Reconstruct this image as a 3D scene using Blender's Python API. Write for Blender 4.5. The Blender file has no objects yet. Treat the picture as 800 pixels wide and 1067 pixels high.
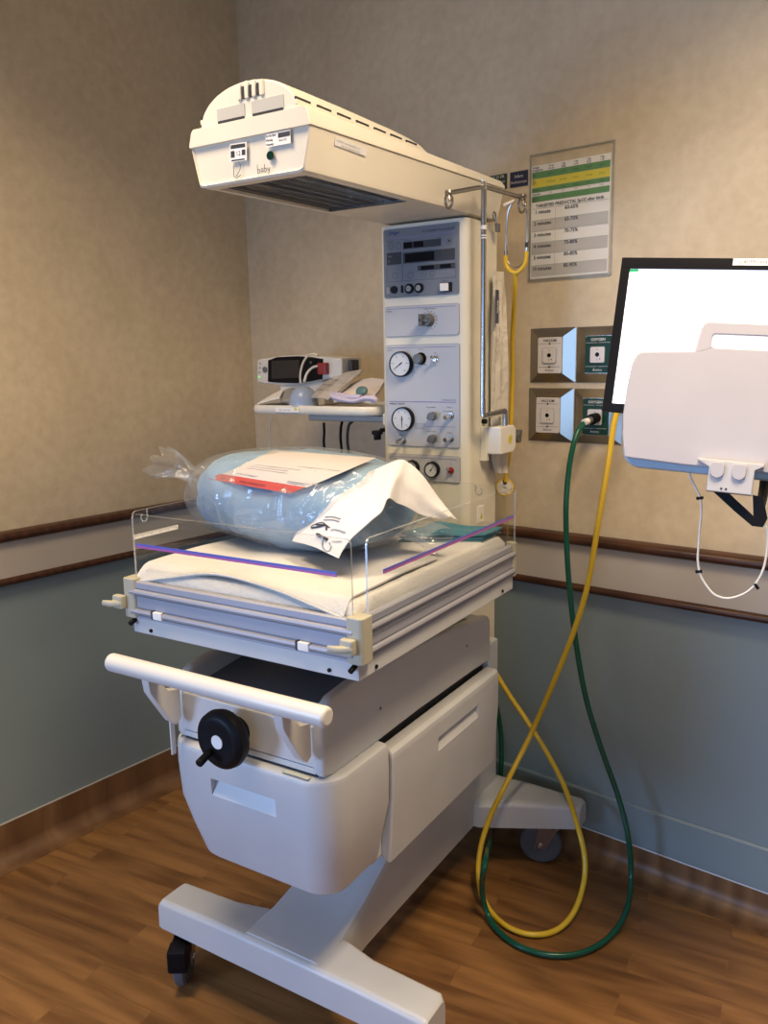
import bpy, bmesh, math, random
from mathutils import Vector, Matrix, noise
random.seed(7)
PI = math.pi
SC = bpy.context.scene
COL = SC.collection
rad = math.radians

# ------------------------------------------------------------------ frames
# world: corner of the two walls at the origin, wall_back is y=0 (room at y<0), wall_left is x=0 (room at x>0)
CAM = Vector((2.46, -2.25, 1.55))
PITCH, ROLL, YAW, YAWW = 0.18186, -0.01808, 0.67782, 0.55785
FPX, CX, CY = 861.0, 400.0, 533.5
def _rm(v):   # camera-level frame -> room
    return Vector((v[0]*math.cos(YAW)-v[1]*math.sin(YAW), v[0]*math.sin(YAW)+v[1]*math.cos(YAW), v[2]))
_f = (0, math.cos(PITCH), -math.sin(PITCH)); _u = (0, math.sin(PITCH), math.cos(PITCH)); _r = (1, 0, 0)
_rt = tuple(_r[i]*math.cos(ROLL)+_u[i]*math.sin(ROLL) for i in range(3))
_up = tuple(-_r[i]*math.sin(ROLL)+_u[i]*math.cos(ROLL) for i in range(3))
FWD, RT, UP = _rm(_f), _rm(_rt), _rm(_up)
WA = YAW - YAWW
WF = Matrix.Translation((1.2213, -1.2012, 0)) @ Matrix.Rotation(WA, 4, 'Z')   # warmer frame: x across, y to the rear, z up
WI = WF.inverted()
ID = Matrix.Identity(4)
def ray(px, py): return FWD*FPX + RT*(px-CX) - UP*(py-CY)
def plane(px, py, n, p0):
    v = ray(px, py); t = (p0-CAM).dot(n)/v.dot(n); return CAM + v*t
def WY(px, py, y): return WI @ plane(px, py, (WF.to_3x3() @ Vector((0,1,0))), WF @ Vector((0,y,0)))
def WX(px, py, x): return WI @ plane(px, py, (WF.to_3x3() @ Vector((1,0,0))), WF @ Vector((x,0,0)))
def BK(px, py, d): return plane(px, py, Vector((0,1,0)), Vector((0,-d,0)))      # d metres out from the back wall
def FL(px, py, z): return plane(px, py, Vector((0,0,1)), Vector((0,0,z)))

# ------------------------------------------------------------------ materials
MATS = {}
def _n(nt, t, **k):
    n = nt.nodes.new(t)
    for a, b in k.items(): setattr(n, a, b)
    return n
def pm(name, col, rough=.5, metal=0., spec=.5, bump=0., bscale=60., var=0., vscale=8., emit=None, estr=0., coat=0., sheen=0., trans=0.):
    if name in MATS: return MATS[name]
    m = bpy.data.materials.new(name); m.use_nodes = True; nt = m.node_tree
    b = nt.nodes['Principled BSDF']
    b.inputs['Base Color'].default_value = (*col, 1); b.inputs['Roughness'].default_value = rough
    b.inputs['Metallic'].default_value = metal; b.inputs['Specular IOR Level'].default_value = spec
    b.inputs['Coat Weight'].default_value = coat; b.inputs['Sheen Weight'].default_value = sheen
    if emit: b.inputs['Emission Color'].default_value = (*emit, 1); b.inputs['Emission Strength'].default_value = estr
    tc = _n(nt, 'ShaderNodeTexCoord')
    ns = _n(nt, 'ShaderNodeTexNoise'); ns.inputs['Scale'].default_value = vscale; ns.inputs['Detail'].default_value = 5
    nt.links.new(tc.outputs['Object'], ns.inputs['Vector'])
    v = var or .03
    mr = _n(nt, 'ShaderNodeMapRange'); mr.inputs['From Min'].default_value = .3; mr.inputs['From Max'].default_value = .7
    mr.inputs['To Min'].default_value = 1-v; mr.inputs['To Max'].default_value = 1+v
    nt.links.new(ns.outputs['Fac'], mr.inputs['Value'])
    mx = _n(nt, 'ShaderNodeVectorMath', operation='SCALE'); mx.inputs[0].default_value = col
    nt.links.new(mr.outputs[0], mx.inputs['Scale']); nt.links.new(mx.outputs[0], b.inputs['Base Color'])
    if bump:
        n2 = _n(nt, 'ShaderNodeTexNoise'); n2.inputs['Scale'].default_value = bscale; n2.inputs['Detail'].default_value = 4
        nt.links.new(tc.outputs['Object'], n2.inputs['Vector'])
        bp = _n(nt, 'ShaderNodeBump'); bp.inputs['Strength'].default_value = bump; bp.inputs['Distance'].default_value = .01
        nt.links.new(n2.outputs['Fac'], bp.inputs['Height']); nt.links.new(bp.outputs[0], b.inputs['Normal'])
    MATS[name] = m; return m
def clear(name, tint=(.95,.97,.97), base=.06, edge=.55, rough=.03, haze=0., hazecol=(.8,.82,.85), crinkle=0., cs=30.):
    """thin see-through plastic: transparent, with a glossy skin that grows towards grazing angles"""
    m = bpy.data.materials.new(name); m.use_nodes = True; nt = m.node_tree
    nt.nodes.remove(nt.nodes['Principled BSDF']); out = nt.nodes['Material Output']
    tr = _n(nt, 'ShaderNodeBsdfTransparent'); tr.inputs[0].default_value = (*tint, 1)
    gl = _n(nt, 'ShaderNodeBsdfGlossy'); gl.inputs['Roughness'].default_value = rough
    lw = _n(nt, 'ShaderNodeLayerWeight'); lw.inputs['Blend'].default_value = .35
    mr = _n(nt, 'ShaderNodeMapRange'); mr.inputs['To Min'].default_value = base; mr.inputs['To Max'].default_value = edge
    nt.links.new(lw.outputs['Facing'], mr.inputs['Value'])
    mx = _n(nt, 'ShaderNodeMixShader'); nt.links.new(mr.outputs[0], mx.inputs[0])
    src = tr
    if haze:
        df = _n(nt, 'ShaderNodeBsdfDiffuse'); df.inputs[0].default_value = (*hazecol, 1)
        m0 = _n(nt, 'ShaderNodeMixShader'); m0.inputs[0].default_value = haze
        nt.links.new(tr.outputs[0], m0.inputs[1]); nt.links.new(df.outputs[0], m0.inputs[2]); src = m0
    nt.links.new(src.outputs[0], mx.inputs[1]); nt.links.new(gl.outputs[0], mx.inputs[2])
    nt.links.new(mx.outputs[0], out.inputs['Surface'])
    if crinkle:
        tc = _n(nt, 'ShaderNodeTexCoord'); vo = _n(nt, 'ShaderNodeTexNoise'); vo.inputs['Scale'].default_value = cs
        vo.inputs['Detail'].default_value = 3; vo.inputs['Distortion'].default_value = 1.5
        nt.links.new(tc.outputs['Object'], vo.inputs['Vector'])
        bp = _n(nt, 'ShaderNodeBump'); bp.inputs['Strength'].default_value = crinkle; bp.inputs['Distance'].default_value = .02
        nt.links.new(vo.outputs['Fac'], bp.inputs['Height'])
        nt.links.new(bp.outputs[0], gl.inputs['Normal']); nt.links.new(bp.outputs[0], lw.inputs['Normal'])
    MATS[name] = m; return m

WHITE = pm('white_enamel', (.55,.56,.57), .38, bump=.04, bscale=400)
CREAM = pm('cream_enamel', (.74,.70,.58), .42, bump=.05, bscale=350)
HOODC = pm('hood_cream', (.76,.71,.60), .42, bump=.05, bscale=350)
HANDLE = pm('handle_white', (.64,.63,.60), .35)
ALU = pm('brushed_aluminium', (.35,.355,.41), .5, .25)
ALUD = pm('groove_aluminium', (.18,.185,.21), .5, .3)
BEIGEP = pm('beige_plastic', (.42,.40,.31), .45)
BLACK = pm('black_plastic', (.006,.006,.008), .45, spec=.15)
BLACKG = pm('black_glass', (.006,.006,.008), .2, spec=.12)
DARK = pm('dark_gap', (.02,.02,.022), .7)  # near-black that stands in for the shade inside gaps and slots
RUB = pm('grey_rubber', (.10,.11,.13), .6)
RUBL = pm('light_hub', (.33,.34,.36), .45)
CHROME = pm('chrome', (.75,.75,.76), .16, 1.)
STEEL = pm('dull_steel', (.30,.28,.26), .3, 1.)
PANB = pm('panel_grey_blue', (.17,.185,.21), .4, spec=.3)
PANW = pm('panel_pale', (.48,.49,.52), .4, spec=.3)
INK = pm('ink', (.03,.03,.05), .6)
INKB = pm('ink_blue', (.015,.03,.17), .5)
INKP = pm('ink_violet', (.22,.18,.38), .5)
GREYD = pm('grey_window', (.055,.058,.065), .4, spec=.12)
GREYL = pm('grey_legend', (.30,.31,.33), .6)
DIAL = pm('dial_face', (.62,.64,.66), .4)
KNOB = pm('knob_grey', (.11,.11,.105), .35)
PAPER = pm('paper', (.86,.84,.81), .75)
PAPW = pm('paper_white', (.68,.67,.68), .8, bump=.15, bscale=40)
GREEN = pm('print_green', (.12,.30,.12), .6)
YELP = pm('print_yellow', (.70,.62,.08), .6)
GREYP = pm('print_grey', (.55,.53,.51), .7)
DGREEN = pm('outlet_green', (.006,.045,.028), .45, spec=.25)
NAVY = pm('sign_navy', (.012,.02,.06), .4)
BKGR = pm('sign_black_green', (.012,.04,.03), .4)
SS = pm('stainless_steel', (.42,.40,.37), .2, 1.)
PALE = pm('outlet_cream', (.70,.66,.62), .4)
HGRN = pm('hose_green', (.003,.085,.05), .25)
HYEL = pm('hose_yellow', (.72,.48,.03), .3)
RED = pm('red_print', (.48,.07,.06), .5)
REDP = pm('red_plug', (.24,.015,.015), .3)
BLUECL = pm('blue_wrap', (.21,.37,.53), .85, bump=.5, bscale=14, var=.08, vscale=9, sheen=.2)
TEAL = pm('teal_cloth', (.05,.20,.27), .85, bump=.4, bscale=120)
CLOTH = pm('white_cotton', (.66,.635,.60), .9, bump=.25, bscale=150, sheen=.2)
QUILT = pm('quilted_pad', (.64,.62,.59), .9, bump=.3, bscale=90)
TOWEL = pm('grey_blue_linen', (.42,.47,.50), .9, bump=.5, bscale=45, var=.2, vscale=18)
MONW = pm('monitor_case', (.62,.59,.53), .4)
LAV = pm('lavender_cloth', (.50,.46,.62), .85, bump=.3, bscale=60)
BGREY = pm('silicone_blue_grey', (.30,.37,.50), .3)
TUBEW = pm('white_tube', (.70,.69,.66), .35)
TRAYC = pm('tray_cream', (.70,.67,.59), .4)
PWHITE = pm('gloss_white_abs', (.48,.465,.50), .22, coat=.2)
PBLUE = pm('pale_blue_abs', (.38,.52,.64), .3)
SCREEN = pm('lit_screen', (.9,.93,1.), .2, emit=(.86,.90,1.), estr=1.6)
SCREENG = pm('screen_green', (.05,.5,.2), .3, emit=(.02,.45,.15), estr=.6)
STRIPB = pm('strip_blue', (.10,.12,.50), .35)
STRIPM = pm('strip_magenta', (.42,.10,.35), .35)
ACR = clear('clear_acrylic', (.985,.99,.988), .006, .16, .02)
ACRE = clear('acrylic_edge', (.75,.8,.8), .25, .5, .25, haze=.25)
BAG = clear('bag_film', (.985,.99,.995), .04, .30, .12, haze=.14, hazecol=(.62,.64,.66), crinkle=1., cs=11)
SLEEVE = clear('sleeve_film', (.98,.98,.97), .01, .08, .1)
POUCH = clear('pouch_film', (.9,.9,.88), .08, .4, .15, haze=.35, hazecol=(.8,.77,.7), crinkle=.5)

def wallpaper(name, c0, c1, sc=2.2):
    m = bpy.data.materials.new(name); m.use_nodes = True; nt = m.node_tree; b = nt.nodes['Principled BSDF']
    tc = _n(nt, 'ShaderNodeTexCoord')
    a = _n(nt, 'ShaderNodeTexNoise'); a.inputs['Scale'].default_value = sc*1.6; a.inputs['Detail'].default_value = 6; a.inputs['Distortion'].default_value = .6
    c = _n(nt, 'ShaderNodeTexNoise'); c.inputs['Scale'].default_value = sc*14; c.inputs['Detail'].default_value = 3
    nt.links.new(tc.outputs['Object'], a.inputs['Vector']); nt.links.new(tc.outputs['Object'], c.inputs['Vector'])
    mx = _n(nt, 'ShaderNodeMath', operation='MULTIPLY_ADD'); mx.inputs[1].default_value = .45
    md = _n(nt, 'ShaderNodeMath', operation='MULTIPLY'); md.inputs[1].default_value = .55
    nt.links.new(a.outputs['Fac'], md.inputs[0]); nt.links.new(c.outputs['Fac'], mx.inputs[0]); nt.links.new(md.outputs[0], mx.inputs[2])
    cr = _n(nt, 'ShaderNodeValToRGB'); cr.color_ramp.elements[0].position = .36; cr.color_ramp.elements[1].position = .64
    cr.color_ramp.elements[0].color = (*c0, 1); cr.color_ramp.elements[1].color = (*c1, 1)
    nt.links.new(mx.outputs[0], cr.inputs[0]); nt.links.new(cr.outputs[0], b.inputs['Base Color'])
    b.inputs['Roughness'].default_value = .55; b.inputs['Specular IOR Level'].default_value = .35
    bp = _n(nt, 'ShaderNodeBump'); bp.inputs['Strength'].default_value = .03; bp.inputs['Distance'].default_value = .003
    nt.links.new(c.outputs['Fac'], bp.inputs['Height']); nt.links.new(bp.outputs[0], b.inputs['Normal'])
    MATS[name] = m; return m
WALLP = wallpaper('beige_wallpaper', (.57,.465,.315), (.69,.58,.41))
DADO = pm('blue_grey_dado', (.225,.285,.297), .38, bump=.06, bscale=300, var=.04, vscale=3)
BUMPER = pm('bumper_panel', (.50,.45,.38), .45, var=.04, vscale=3)
CEILM = pm('ceiling_tile', (.75,.73,.68), .9)

def wood(name, cA, cB, gscale=(6, 60, 60), rough=.4, planks=False, rot=0.):
    m = bpy.data.materials.new(name); m.use_nodes = True; nt = m.node_tree; b = nt.nodes['Principled BSDF']
    tc = _n(nt, 'ShaderNodeTexCoord'); mp = _n(nt, 'ShaderNodeMapping'); mp.inputs['Rotation'].default_value = (0, 0, rot)
    nt.links.new(tc.outputs['Object'], mp.inputs['Vector'])
    vec = mp.outputs[0]
    if planks:
        br = _n(nt, 'ShaderNodeTexBrick'); br.offset = .37; br.offset_frequency = 2
        br.inputs['Scale'].default_value = 1.; br.inputs['Brick Width'].default_value = .62; br.inputs['Row Height'].default_value = .078
        br.inputs['Mortar Size'].default_value = .0012; br.inputs['Mortar Smooth'].default_value = .3; br.inputs['Bias'].default_value = 0
        br.inputs['Color1'].default_value = (0, 0, 0, 1); br.inputs['Color2'].default_value = (1, 1, 1, 1); br.inputs['Mortar'].default_value = (.3, .3, .3, 1)
        nt.links.new(vec, br.inputs['Vector'])
        # each strip gets its own offset so the grain breaks at the joints
        sc = _n(nt, 'ShaderNodeVectorMath', operation='MULTIPLY'); sc.inputs[1].default_value = (3.7, 5.1, 2.3)
        ad = _n(nt, 'ShaderNodeVectorMath', operation='ADD')
        nt.links.new(br.outputs['Color'], sc.inputs[0]); nt.links.new(sc.outputs[0], ad.inputs[0]); nt.links.new(vec, ad.inputs[1]); vec = ad.outputs[0]
    m2 = _n(nt, 'ShaderNodeMapping'); m2.inputs['Scale'].default_value = gscale; nt.links.new(vec, m2.inputs['Vector'])
    g = _n(nt, 'ShaderNodeTexNoise'); g.inputs['Scale'].default_value = 1; g.inputs['Detail'].default_value = 7; g.inputs['Roughness'].default_value = .6; g.inputs['Distortion'].default_value = .7
    nt.links.new(m2.outputs[0], g.inputs['Vector'])
    m3 = _n(nt, 'ShaderNodeMapping'); m3.inputs['Scale'].default_value = (gscale[0]*.35, gscale[1]*.16, gscale[2]*.16); nt.links.new(vec, m3.inputs['Vector'])
    w = _n(nt, 'ShaderNodeTexWave', wave_type='RINGS', rings_direction='Z'); w.inputs['Scale'].default_value = .9; w.inputs['Distortion'].default_value = 5.; w.inputs['Detail'].default_value = 2.5
    nt.links.new(m3.outputs[0], w.inputs['Vector'])
    s1 = _n(nt, 'ShaderNodeMath', operation='MULTIPLY_ADD'); s1.inputs[1].default_value = .22
    s0 = _n(nt, 'ShaderNodeMath', operation='MULTIPLY'); s0.inputs[1].default_value = .72
    nt.links.new(g.outputs['Fac'], s0.inputs[0]); nt.links.new(w.outputs['Fac'], s1.inputs[0]); nt.links.new(s0.outputs[0], s1.inputs[2])
    val = s1.outputs[0]
    if planks:
        s2 = _n(nt, 'ShaderNodeMath', operation='MULTIPLY_ADD'); s2.inputs[1].default_value = .26
        sp = _n(nt, 'ShaderNodeSeparateColor'); nt.links.new(br.outputs['Color'], sp.inputs[0])
        nt.links.new(sp.outputs[0], s2.inputs[0]); nt.links.new(val, s2.inputs[2]); val = s2.outputs[0]
    cr = _n(nt, 'ShaderNodeValToRGB'); cr.color_ramp.elements[0].position = .28; cr.color_ramp.elements[1].position = .82
    cr.color_ramp.elements[0].color = (*cA, 1); cr.color_ramp.elements[1].color = (*cB, 1)
    nt.links.new(val, cr.inputs[0]); nt.links.new(cr.outputs[0], b.inputs['Base Color'])
    b.inputs['Roughness'].default_value = rough
    bp = _n(nt, 'ShaderNodeBump'); bp.inputs['Strength'].default_value = .08; bp.inputs['Distance'].default_value = .002
    nt.links.new(g.outputs['Fac'], bp.inputs['Height']); nt.links.new(bp.outputs[0], b.inputs['Normal'])
    MATS[name] = m; return m
FLOORM = wood('wood_plank_vinyl', (.125,.052,.016), (.33,.160,.052), (4, 34, 34), .38, True, rad(-12))
COVE = wood('coved_wood_vinyl', (.13,.062,.026), (.30,.160,.070), (14, 14, 3), .45)
MAHOG = wood('dark_stained_rail', (.035,.012,.006), (.10,.038,.018), (4, 60, 60), .3)

# ------------------------------------------------------------------ mesh building
class MB:
    def __init__(s, M=ID): s.bm = bmesh.new(); s.mats = []; s.M = M
    def mi(s, m):
        if m not in s.mats: s.mats.append(m)
        return s.mats.index(m)
    def put(s, b, m, T=ID):
        k = s.mi(m)
        for f in b.faces: f.material_index = k
        bmesh.ops.transform(b, matrix=s.M @ T, verts=b.verts)
        me = bpy.data.meshes.new('t'); b.to_mesh(me); b.free(); s.bm.from_mesh(me); bpy.data.meshes.remove(me); return s
    def box(s, a, b_, m, bev=0., seg=2, T=ID):
        b = bmesh.new(); bmesh.ops.create_cube(b, size=1)
        a = Vector(a); c = Vector(b_); d = c-a
        for v in b.verts: v.co = Vector(((v.co.x+.5)*d.x, (v.co.y+.5)*d.y, (v.co.z+.5)*d.z))+a
        if bev: bmesh.ops.bevel(b, geom=b.edges[:], offset=min(bev, min(abs(x) for x in d)*.49), segments=seg, profile=.5, affect='EDGES')
        return s.put(b, m, T)
    def prism(s, pts, h0, h1, m, axis='z', bev=0., seg=2, T=ID):
        """polygon in the plane across axis, pushed from h0 to h1"""
        b = bmesh.new()
        f = {'z': lambda p, h: (p[0], p[1], h), 'y': lambda p, h: (p[0], h, p[1]), 'x': lambda p, h: (h, p[0], p[1])}[axis]
        lo = [b.verts.new(f(p, h0)) for p in pts]; hi = [b.verts.new(f(p, h1)) for p in pts]
        n = len(pts); b.faces.new(lo[::-1]); b.faces.new(hi)
        for i in range(n): b.faces.new((lo[i], lo[(i+1) % n], hi[(i+1) % n], hi[i]))
        bmesh.ops.recalc_face_normals(b, faces=b.faces[:])
        if bev:
            capv = set(lo) if False else None
            es = [e for e in b.edges if (all(v in lo for v in e.verts) or all(v in hi for v in e.verts))]
            bmesh.ops.bevel(b, geom=es, offset=bev, segments=seg, profile=.5, affect='EDGES', clamp_overlap=True)
        return s.put(b, m, T)
    def cyl(s, p, q, r, m, n=24, r2=None, bev=0.):
        p = Vector(p); q = Vector(q); b = bmesh.new(); L = (q-p).length
        bmesh.ops.create_cone(b, cap_ends=True, segments=n, radius1=r, radius2=r if r2 is None else r2, depth=L)
        if bev:
            es = [e for e in b.edges if len(e.link_faces) == 2 and any(len(f.verts) > 4 for f in e.link_faces)]
            bmesh.ops.bevel(b, geom=es, offset=bev, segments=3, profile=.5, affect='EDGES')
        T = Matrix.Translation((p+q)/2) @ (q-p).to_track_quat('Z', 'Y').to_matrix().to_4x4()
        return s.put(b, m, T)
    def tube(s, pts, r, m, n=10, sub=6, close=False, flat=1., cap=True):
        P = smooth_path([Vector(p) for p in pts], sub, close) if sub > 1 else [Vector(p) for p in pts]
        b = bmesh.new(); rings = []; N = len(P); up = Vector((0, 0, 1)); prev = None
        for i, p in enumerate(P):
            if close: t = P[(i+1) % N]-P[i-1]
            else: t = P[min(i+1, N-1)]-P[max(i-1, 0)]
            t.normalize()
            if prev is None:
                a = t.cross(up if abs(t.z) < .9 else Vector((1, 0, 0))).normalized()
            else:
                a = (prev - t*prev.dot(t)).normalized()
            prev = a; c = t.cross(a); rr = r(i/(N-1)) if callable(r) else r
            rings.append([b.verts.new(p + a*math.cos(2*PI*k/n)*rr + c*math.sin(2*PI*k/n)*rr*flat) for k in range(n)])
        for i in range(N if close else N-1):
            A, B = rings[i], rings[(i+1) % N]
            for k in range(n): b.faces.new((A[k], A[(k+1) % n], B[(k+1) % n], B[k]))
        if not close and cap: b.faces.new(rings[0][::-1]); b.faces.new(rings[-1])
        bmesh.ops.recalc_face_normals(b, faces=b.faces[:])
        return s.put(b, m)
    def lathe(s, prof, m, T=ID, n=32):
        """profile of (radius, height) turned about z"""
        b = bmesh.new(); rings = []
        for r, z in prof: rings.append([b.verts.new((max(r, 1e-5)*math.cos(2*PI*k/n), max(r, 1e-5)*math.sin(2*PI*k/n), z)) for k in range(n)])
        for i in range(len(rings)-1):
            for k in range(n): b.faces.new((rings[i][k], rings[i][(k+1) % n], rings[i+1][(k+1) % n], rings[i+1][k]))
        b.faces.new(rings[0][::-1]); b.faces.new(rings[-1])
        bmesh.ops.recalc_face_normals(b, faces=b.faces[:])
        return s.put(b, m, T)
    def loft(s, rings, m, caps=True, closed=True):
        b = bmesh.new(); R = [[b.verts.new(p) for p in r] for r in rings]; n = len(R[0])
        for i in range(len(R)-1):
            for k in range(n if closed else n-1): b.faces.new((R[i][k], R[i][(k+1) % n], R[i+1][(k+1) % n], R[i+1][k]))
        if caps: b.faces.new(R[0][::-1]); b.faces.new(R[-1])
        bmesh.ops.recalc_face_normals(b, faces=b.faces[:])
        return s.put(b, m)
    def text(s, txt, x, z, size, m, T=ID, align='LEFT', bold=False, squeeze=1.):
        """writing in the local xz plane, read from -y"""
        cu = bpy.data.curves.new('t', 'FONT'); cu.body = txt; cu.size = size; cu.align_x = align; cu.align_y = 'CENTER'; cu.resolution_u = 2
        if bold: cu.offset = size*.02
        o = bpy.data.objects.new('t', cu); me = o.to_mesh()
        b = bmesh.new(); b.from_mesh(me); o.to_mesh_clear(); bpy.data.objects.remove(o); bpy.data.curves.remove(cu)
        return s.put(b, m, T @ Matrix.Translation((x, 0, z)) @ Matrix.Rotation(PI/2, 4, 'X') @ Matrix.Diagonal((squeeze, 1, 1, 1)))
    def quad(s, x0, z0, x1, z1, m, y=0., T=ID):
        b = bmesh.new(); b.faces.new([b.verts.new(p) for p in ((x0, y, z0), (x1, y, z0), (x1, y, z1), (x0, y, z1))]); return s.put(b, m, T)
    def disc(s, x, z, r, m, y=0., T=ID, n=24):
        b = bmesh.new(); b.faces.new([b.verts.new((x+r*math.cos(2*PI*k/n), y, z+r*math.sin(2*PI*k/n))) for k in range(n)]); return s.put(b, m, T)
    def ring(s, x, z, r, w, m, y=0., T=ID, n=24, a0=0., a1=2*PI):
        b = bmesh.new(); A = []
        for k in range(n+1):
            a = a0+(a1-a0)*k/n; A.append((b.verts.new((x+r*math.cos(a), y, z+r*math.sin(a))), b.verts.new((x+(r-w)*math.cos(a), y, z+(r-w)*math.sin(a)))))
        for k in range(n): b.faces.new((A[k][0], A[k+1][0], A[k+1][1], A[k][1]))
        return s.put(b, m, T)

def smooth_path(P, sub, close=False):
    out = []; n = len(P)
    for i in range(n if close else n-1):
        p0 = P[(i-1) % n] if close or i > 0 else P[0]*2-P[1]
        p1 = P[i]; p2 = P[(i+1) % n]
        p3 = P[(i+2) % n] if close or i+2 < n else P[-1]*2-P[-2]
        for k in range(sub):
            t = k/sub
            out.append(.5*((2*p1)+(p2-p0)*t+(2*p0-5*p1+4*p2-p3)*t*t+(3*p1-p0-3*p2+p3)*t**3))
    if not close: out.append(P[-1])
    return out
def rrect(x0, y0, x1, y1, r, n=5):
    """rounded rectangle outline"""
    rs = r if isinstance(r, (list, tuple)) else [r]*4
    out = []
    for (cx, cy, a, q) in ((x1, y1, 0, rs[0]), (x0, y1, PI/2, rs[1]), (x0, y0, PI, rs[2]), (x1, y0, 3*PI/2, rs[3])):
        q = max(q, 1e-4); cx += -q if cx == x1 else q; cy += -q if cy == y1 else q
        for k in range(n+1): out.append((cx+q*math.cos(a+PI/2*k/n), cy+q*math.sin(a+PI/2*k/n)))
    return out

def empty(name, label, cat, M, group=None):
    o = bpy.data.objects.new(name, None); o.empty_display_size = .05; COL.objects.link(o); o.matrix_world = M
    o['label'] = label; o['category'] = cat
    if group: o['group'] = group
    return o
def wm(o):
    return wm(o.parent) @ o.matrix_basis if o.parent else o.matrix_basis
def _link(name, mb, sharp, M):
    bmesh.ops.transform(mb.bm, matrix=M, verts=mb.bm.verts)
    me = bpy.data.meshes.new(name); mb.bm.to_mesh(me); mb.bm.free()
    for m in mb.mats: me.materials.append(m)
    for p in me.polygons: p.use_smooth = True
    me.set_sharp_from_angle(angle=rad(sharp))
    o = bpy.data.objects.new(name, me); COL.objects.link(o)
    if sharp < 60: w_ = o.modifiers.new('normals', 'WEIGHTED_NORMAL'); w_.keep_sharp = True; w_.weight = 80
    return o
def carve(o, cutters, M=None):
    """cut pockets (closed meshes in world space) out of a part"""
    for mb in cutters:
        bmesh.ops.transform(mb.bm, matrix=wm(o).inverted(), verts=mb.bm.verts)
        me = bpy.data.meshes.new('c'); mb.bm.to_mesh(me); mb.bm.free()
        for m_ in mb.mats: me.materials.append(m_)
        c = bpy.data.objects.new('c', me); COL.objects.link(c); c.parent = o
        md = o.modifiers.new('cut', 'BOOLEAN'); md.object = c; md.operation = 'DIFFERENCE'; md.solver = 'EXACT'; md.material_mode = 'TRANSFER'
        while o.modifiers[0] != md: o.modifiers.move(len(o.modifiers)-1, 0)
        bpy.context.view_layer.update(); dg = bpy.context.evaluated_depsgraph_get()
        wn = [x for x in o.modifiers if x.type != 'BOOLEAN']
        for x in wn: x.show_viewport = False
        bpy.context.view_layer.update(); dg = bpy.context.evaluated_depsgraph_get()
        nm = bpy.data.meshes.new_from_object(o.evaluated_get(dg)); nm.name = o.data.name+'_m'
        for x in wn: x.show_viewport = True
        old = o.data; o.data = nm; o.modifiers.remove(md); bpy.data.objects.remove(c); bpy.data.meshes.remove(old)
        nm.set_sharp_from_angle(angle=rad(30))
def part(name, mb, parent, sharp=35, label=None, origin=None):
    """a mesh authored in world space, hung under its thing"""
    o = _link(name, mb, sharp, wm(parent).inverted()); o.parent = parent
    if label: o['label'] = label
    return o
def solo(name, mb, label, cat, group=None, sharp=35, kind=None, M=None):
    """a thing that is one mesh; its origin goes to the middle of its base"""
    vs = [v.co.copy() for v in mb.bm.verts]
    if M is None:
        c = Vector(((min(v.x for v in vs)+max(v.x for v in vs))/2, (min(v.y for v in vs)+max(v.y for v in vs))/2, min(v.z for v in vs)))
        M = Matrix.Translation(c)
    o = _link(name, mb, sharp, M.inverted()); o.matrix_basis = M
    if label: o['label'] = label; o['category'] = cat
    if group: o['group'] = group
    if kind: o['kind'] = kind
    return o
def struct(name, mb, sharp=35, parent=None):
    o = _link(name, mb, sharp, wm(parent).inverted() if parent else ID)
    if parent: o.parent = parent
    else: o['kind'] = 'structure'
    return o

# ------------------------------------------------------------------ the room
RX, RY, RZ = 4.9, -5.4, 2.86
m = MB(); m.box((-.1, RY-.1, -.08), (RX+.1, .1, 0), FLOORM); struct('floor', m)
m = MB(); m.box((-.1, RY-.1, RZ), (RX+.1, .1, RZ+.08), CEILM); struct('ceiling', m)
DADOZL, DADOZB = .90, .865
VY0, VY1, VZ0, VZ1 = -5.2, -3.8, .55, 1.75       # window in the left wall, behind the camera
m = MB(); m.box((-.1, VY1, DADOZL), (0, .1, RZ), WALLP); m.box((-.1, VY1, 0), (0, .1, DADOZL), DADO)
m.box((-.1, RY, 0), (0, VY0, RZ), WALLP); m.box((-.1, VY0, 0), (0, VY1, VZ0), DADO); m.box((-.1, VY0, VZ1), (0, VY1, RZ), WALLP); struct('wall_left', m)
m = MB()
for y in (VY0, (VY0+VY1)/2-.025, VY1-.05): m.box((-.08, y, VZ0), (-.02, y+.05, VZ1), WHITE)
for z in (VZ0, VZ1-.05): m.box((-.08, VY0, z), (-.02, VY1, z+.05), WHITE)
struct('window_2', m)
m = MB(); m.box((0, 0, DADOZB), (RX, .1, RZ), WALLP); m.box((0, 0, 0), (RX, .1, DADOZB), DADO)
struct('wall_back', m)
m = MB(); m.box((RX, RY, 0), (RX+.1, .1, RZ), WALLP); struct('wall_right', m)
# wall behind the camera with its window
WX0, WX1, WZ0, WZ1 = 2.3, 4.75, .6, 2.4
m = MB()
m.box((0, RY-.1, 0), (WX0, RY, RZ), WALLP); m.box((WX1, RY-.1, 0), (RX, RY, RZ), WALLP)
m.box((WX0, RY-.1, 0), (WX1, RY, WZ0), WALLP); m.box((WX0, RY-.1, WZ1), (WX1, RY, RZ), WALLP)
struct('wall_front', m)
m = MB()
for x in (WX0, (WX0+WX1)/2-.03, WX1-.06): m.box((x, RY-.08, WZ0), (x+.06, RY-.02, WZ1), WHITE)
for z in (WZ0, WZ1-.06): m.box((WX0, RY-.08, z), (WX1, RY-.02, z+.06), WHITE)
struct('window_1', m)

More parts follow.
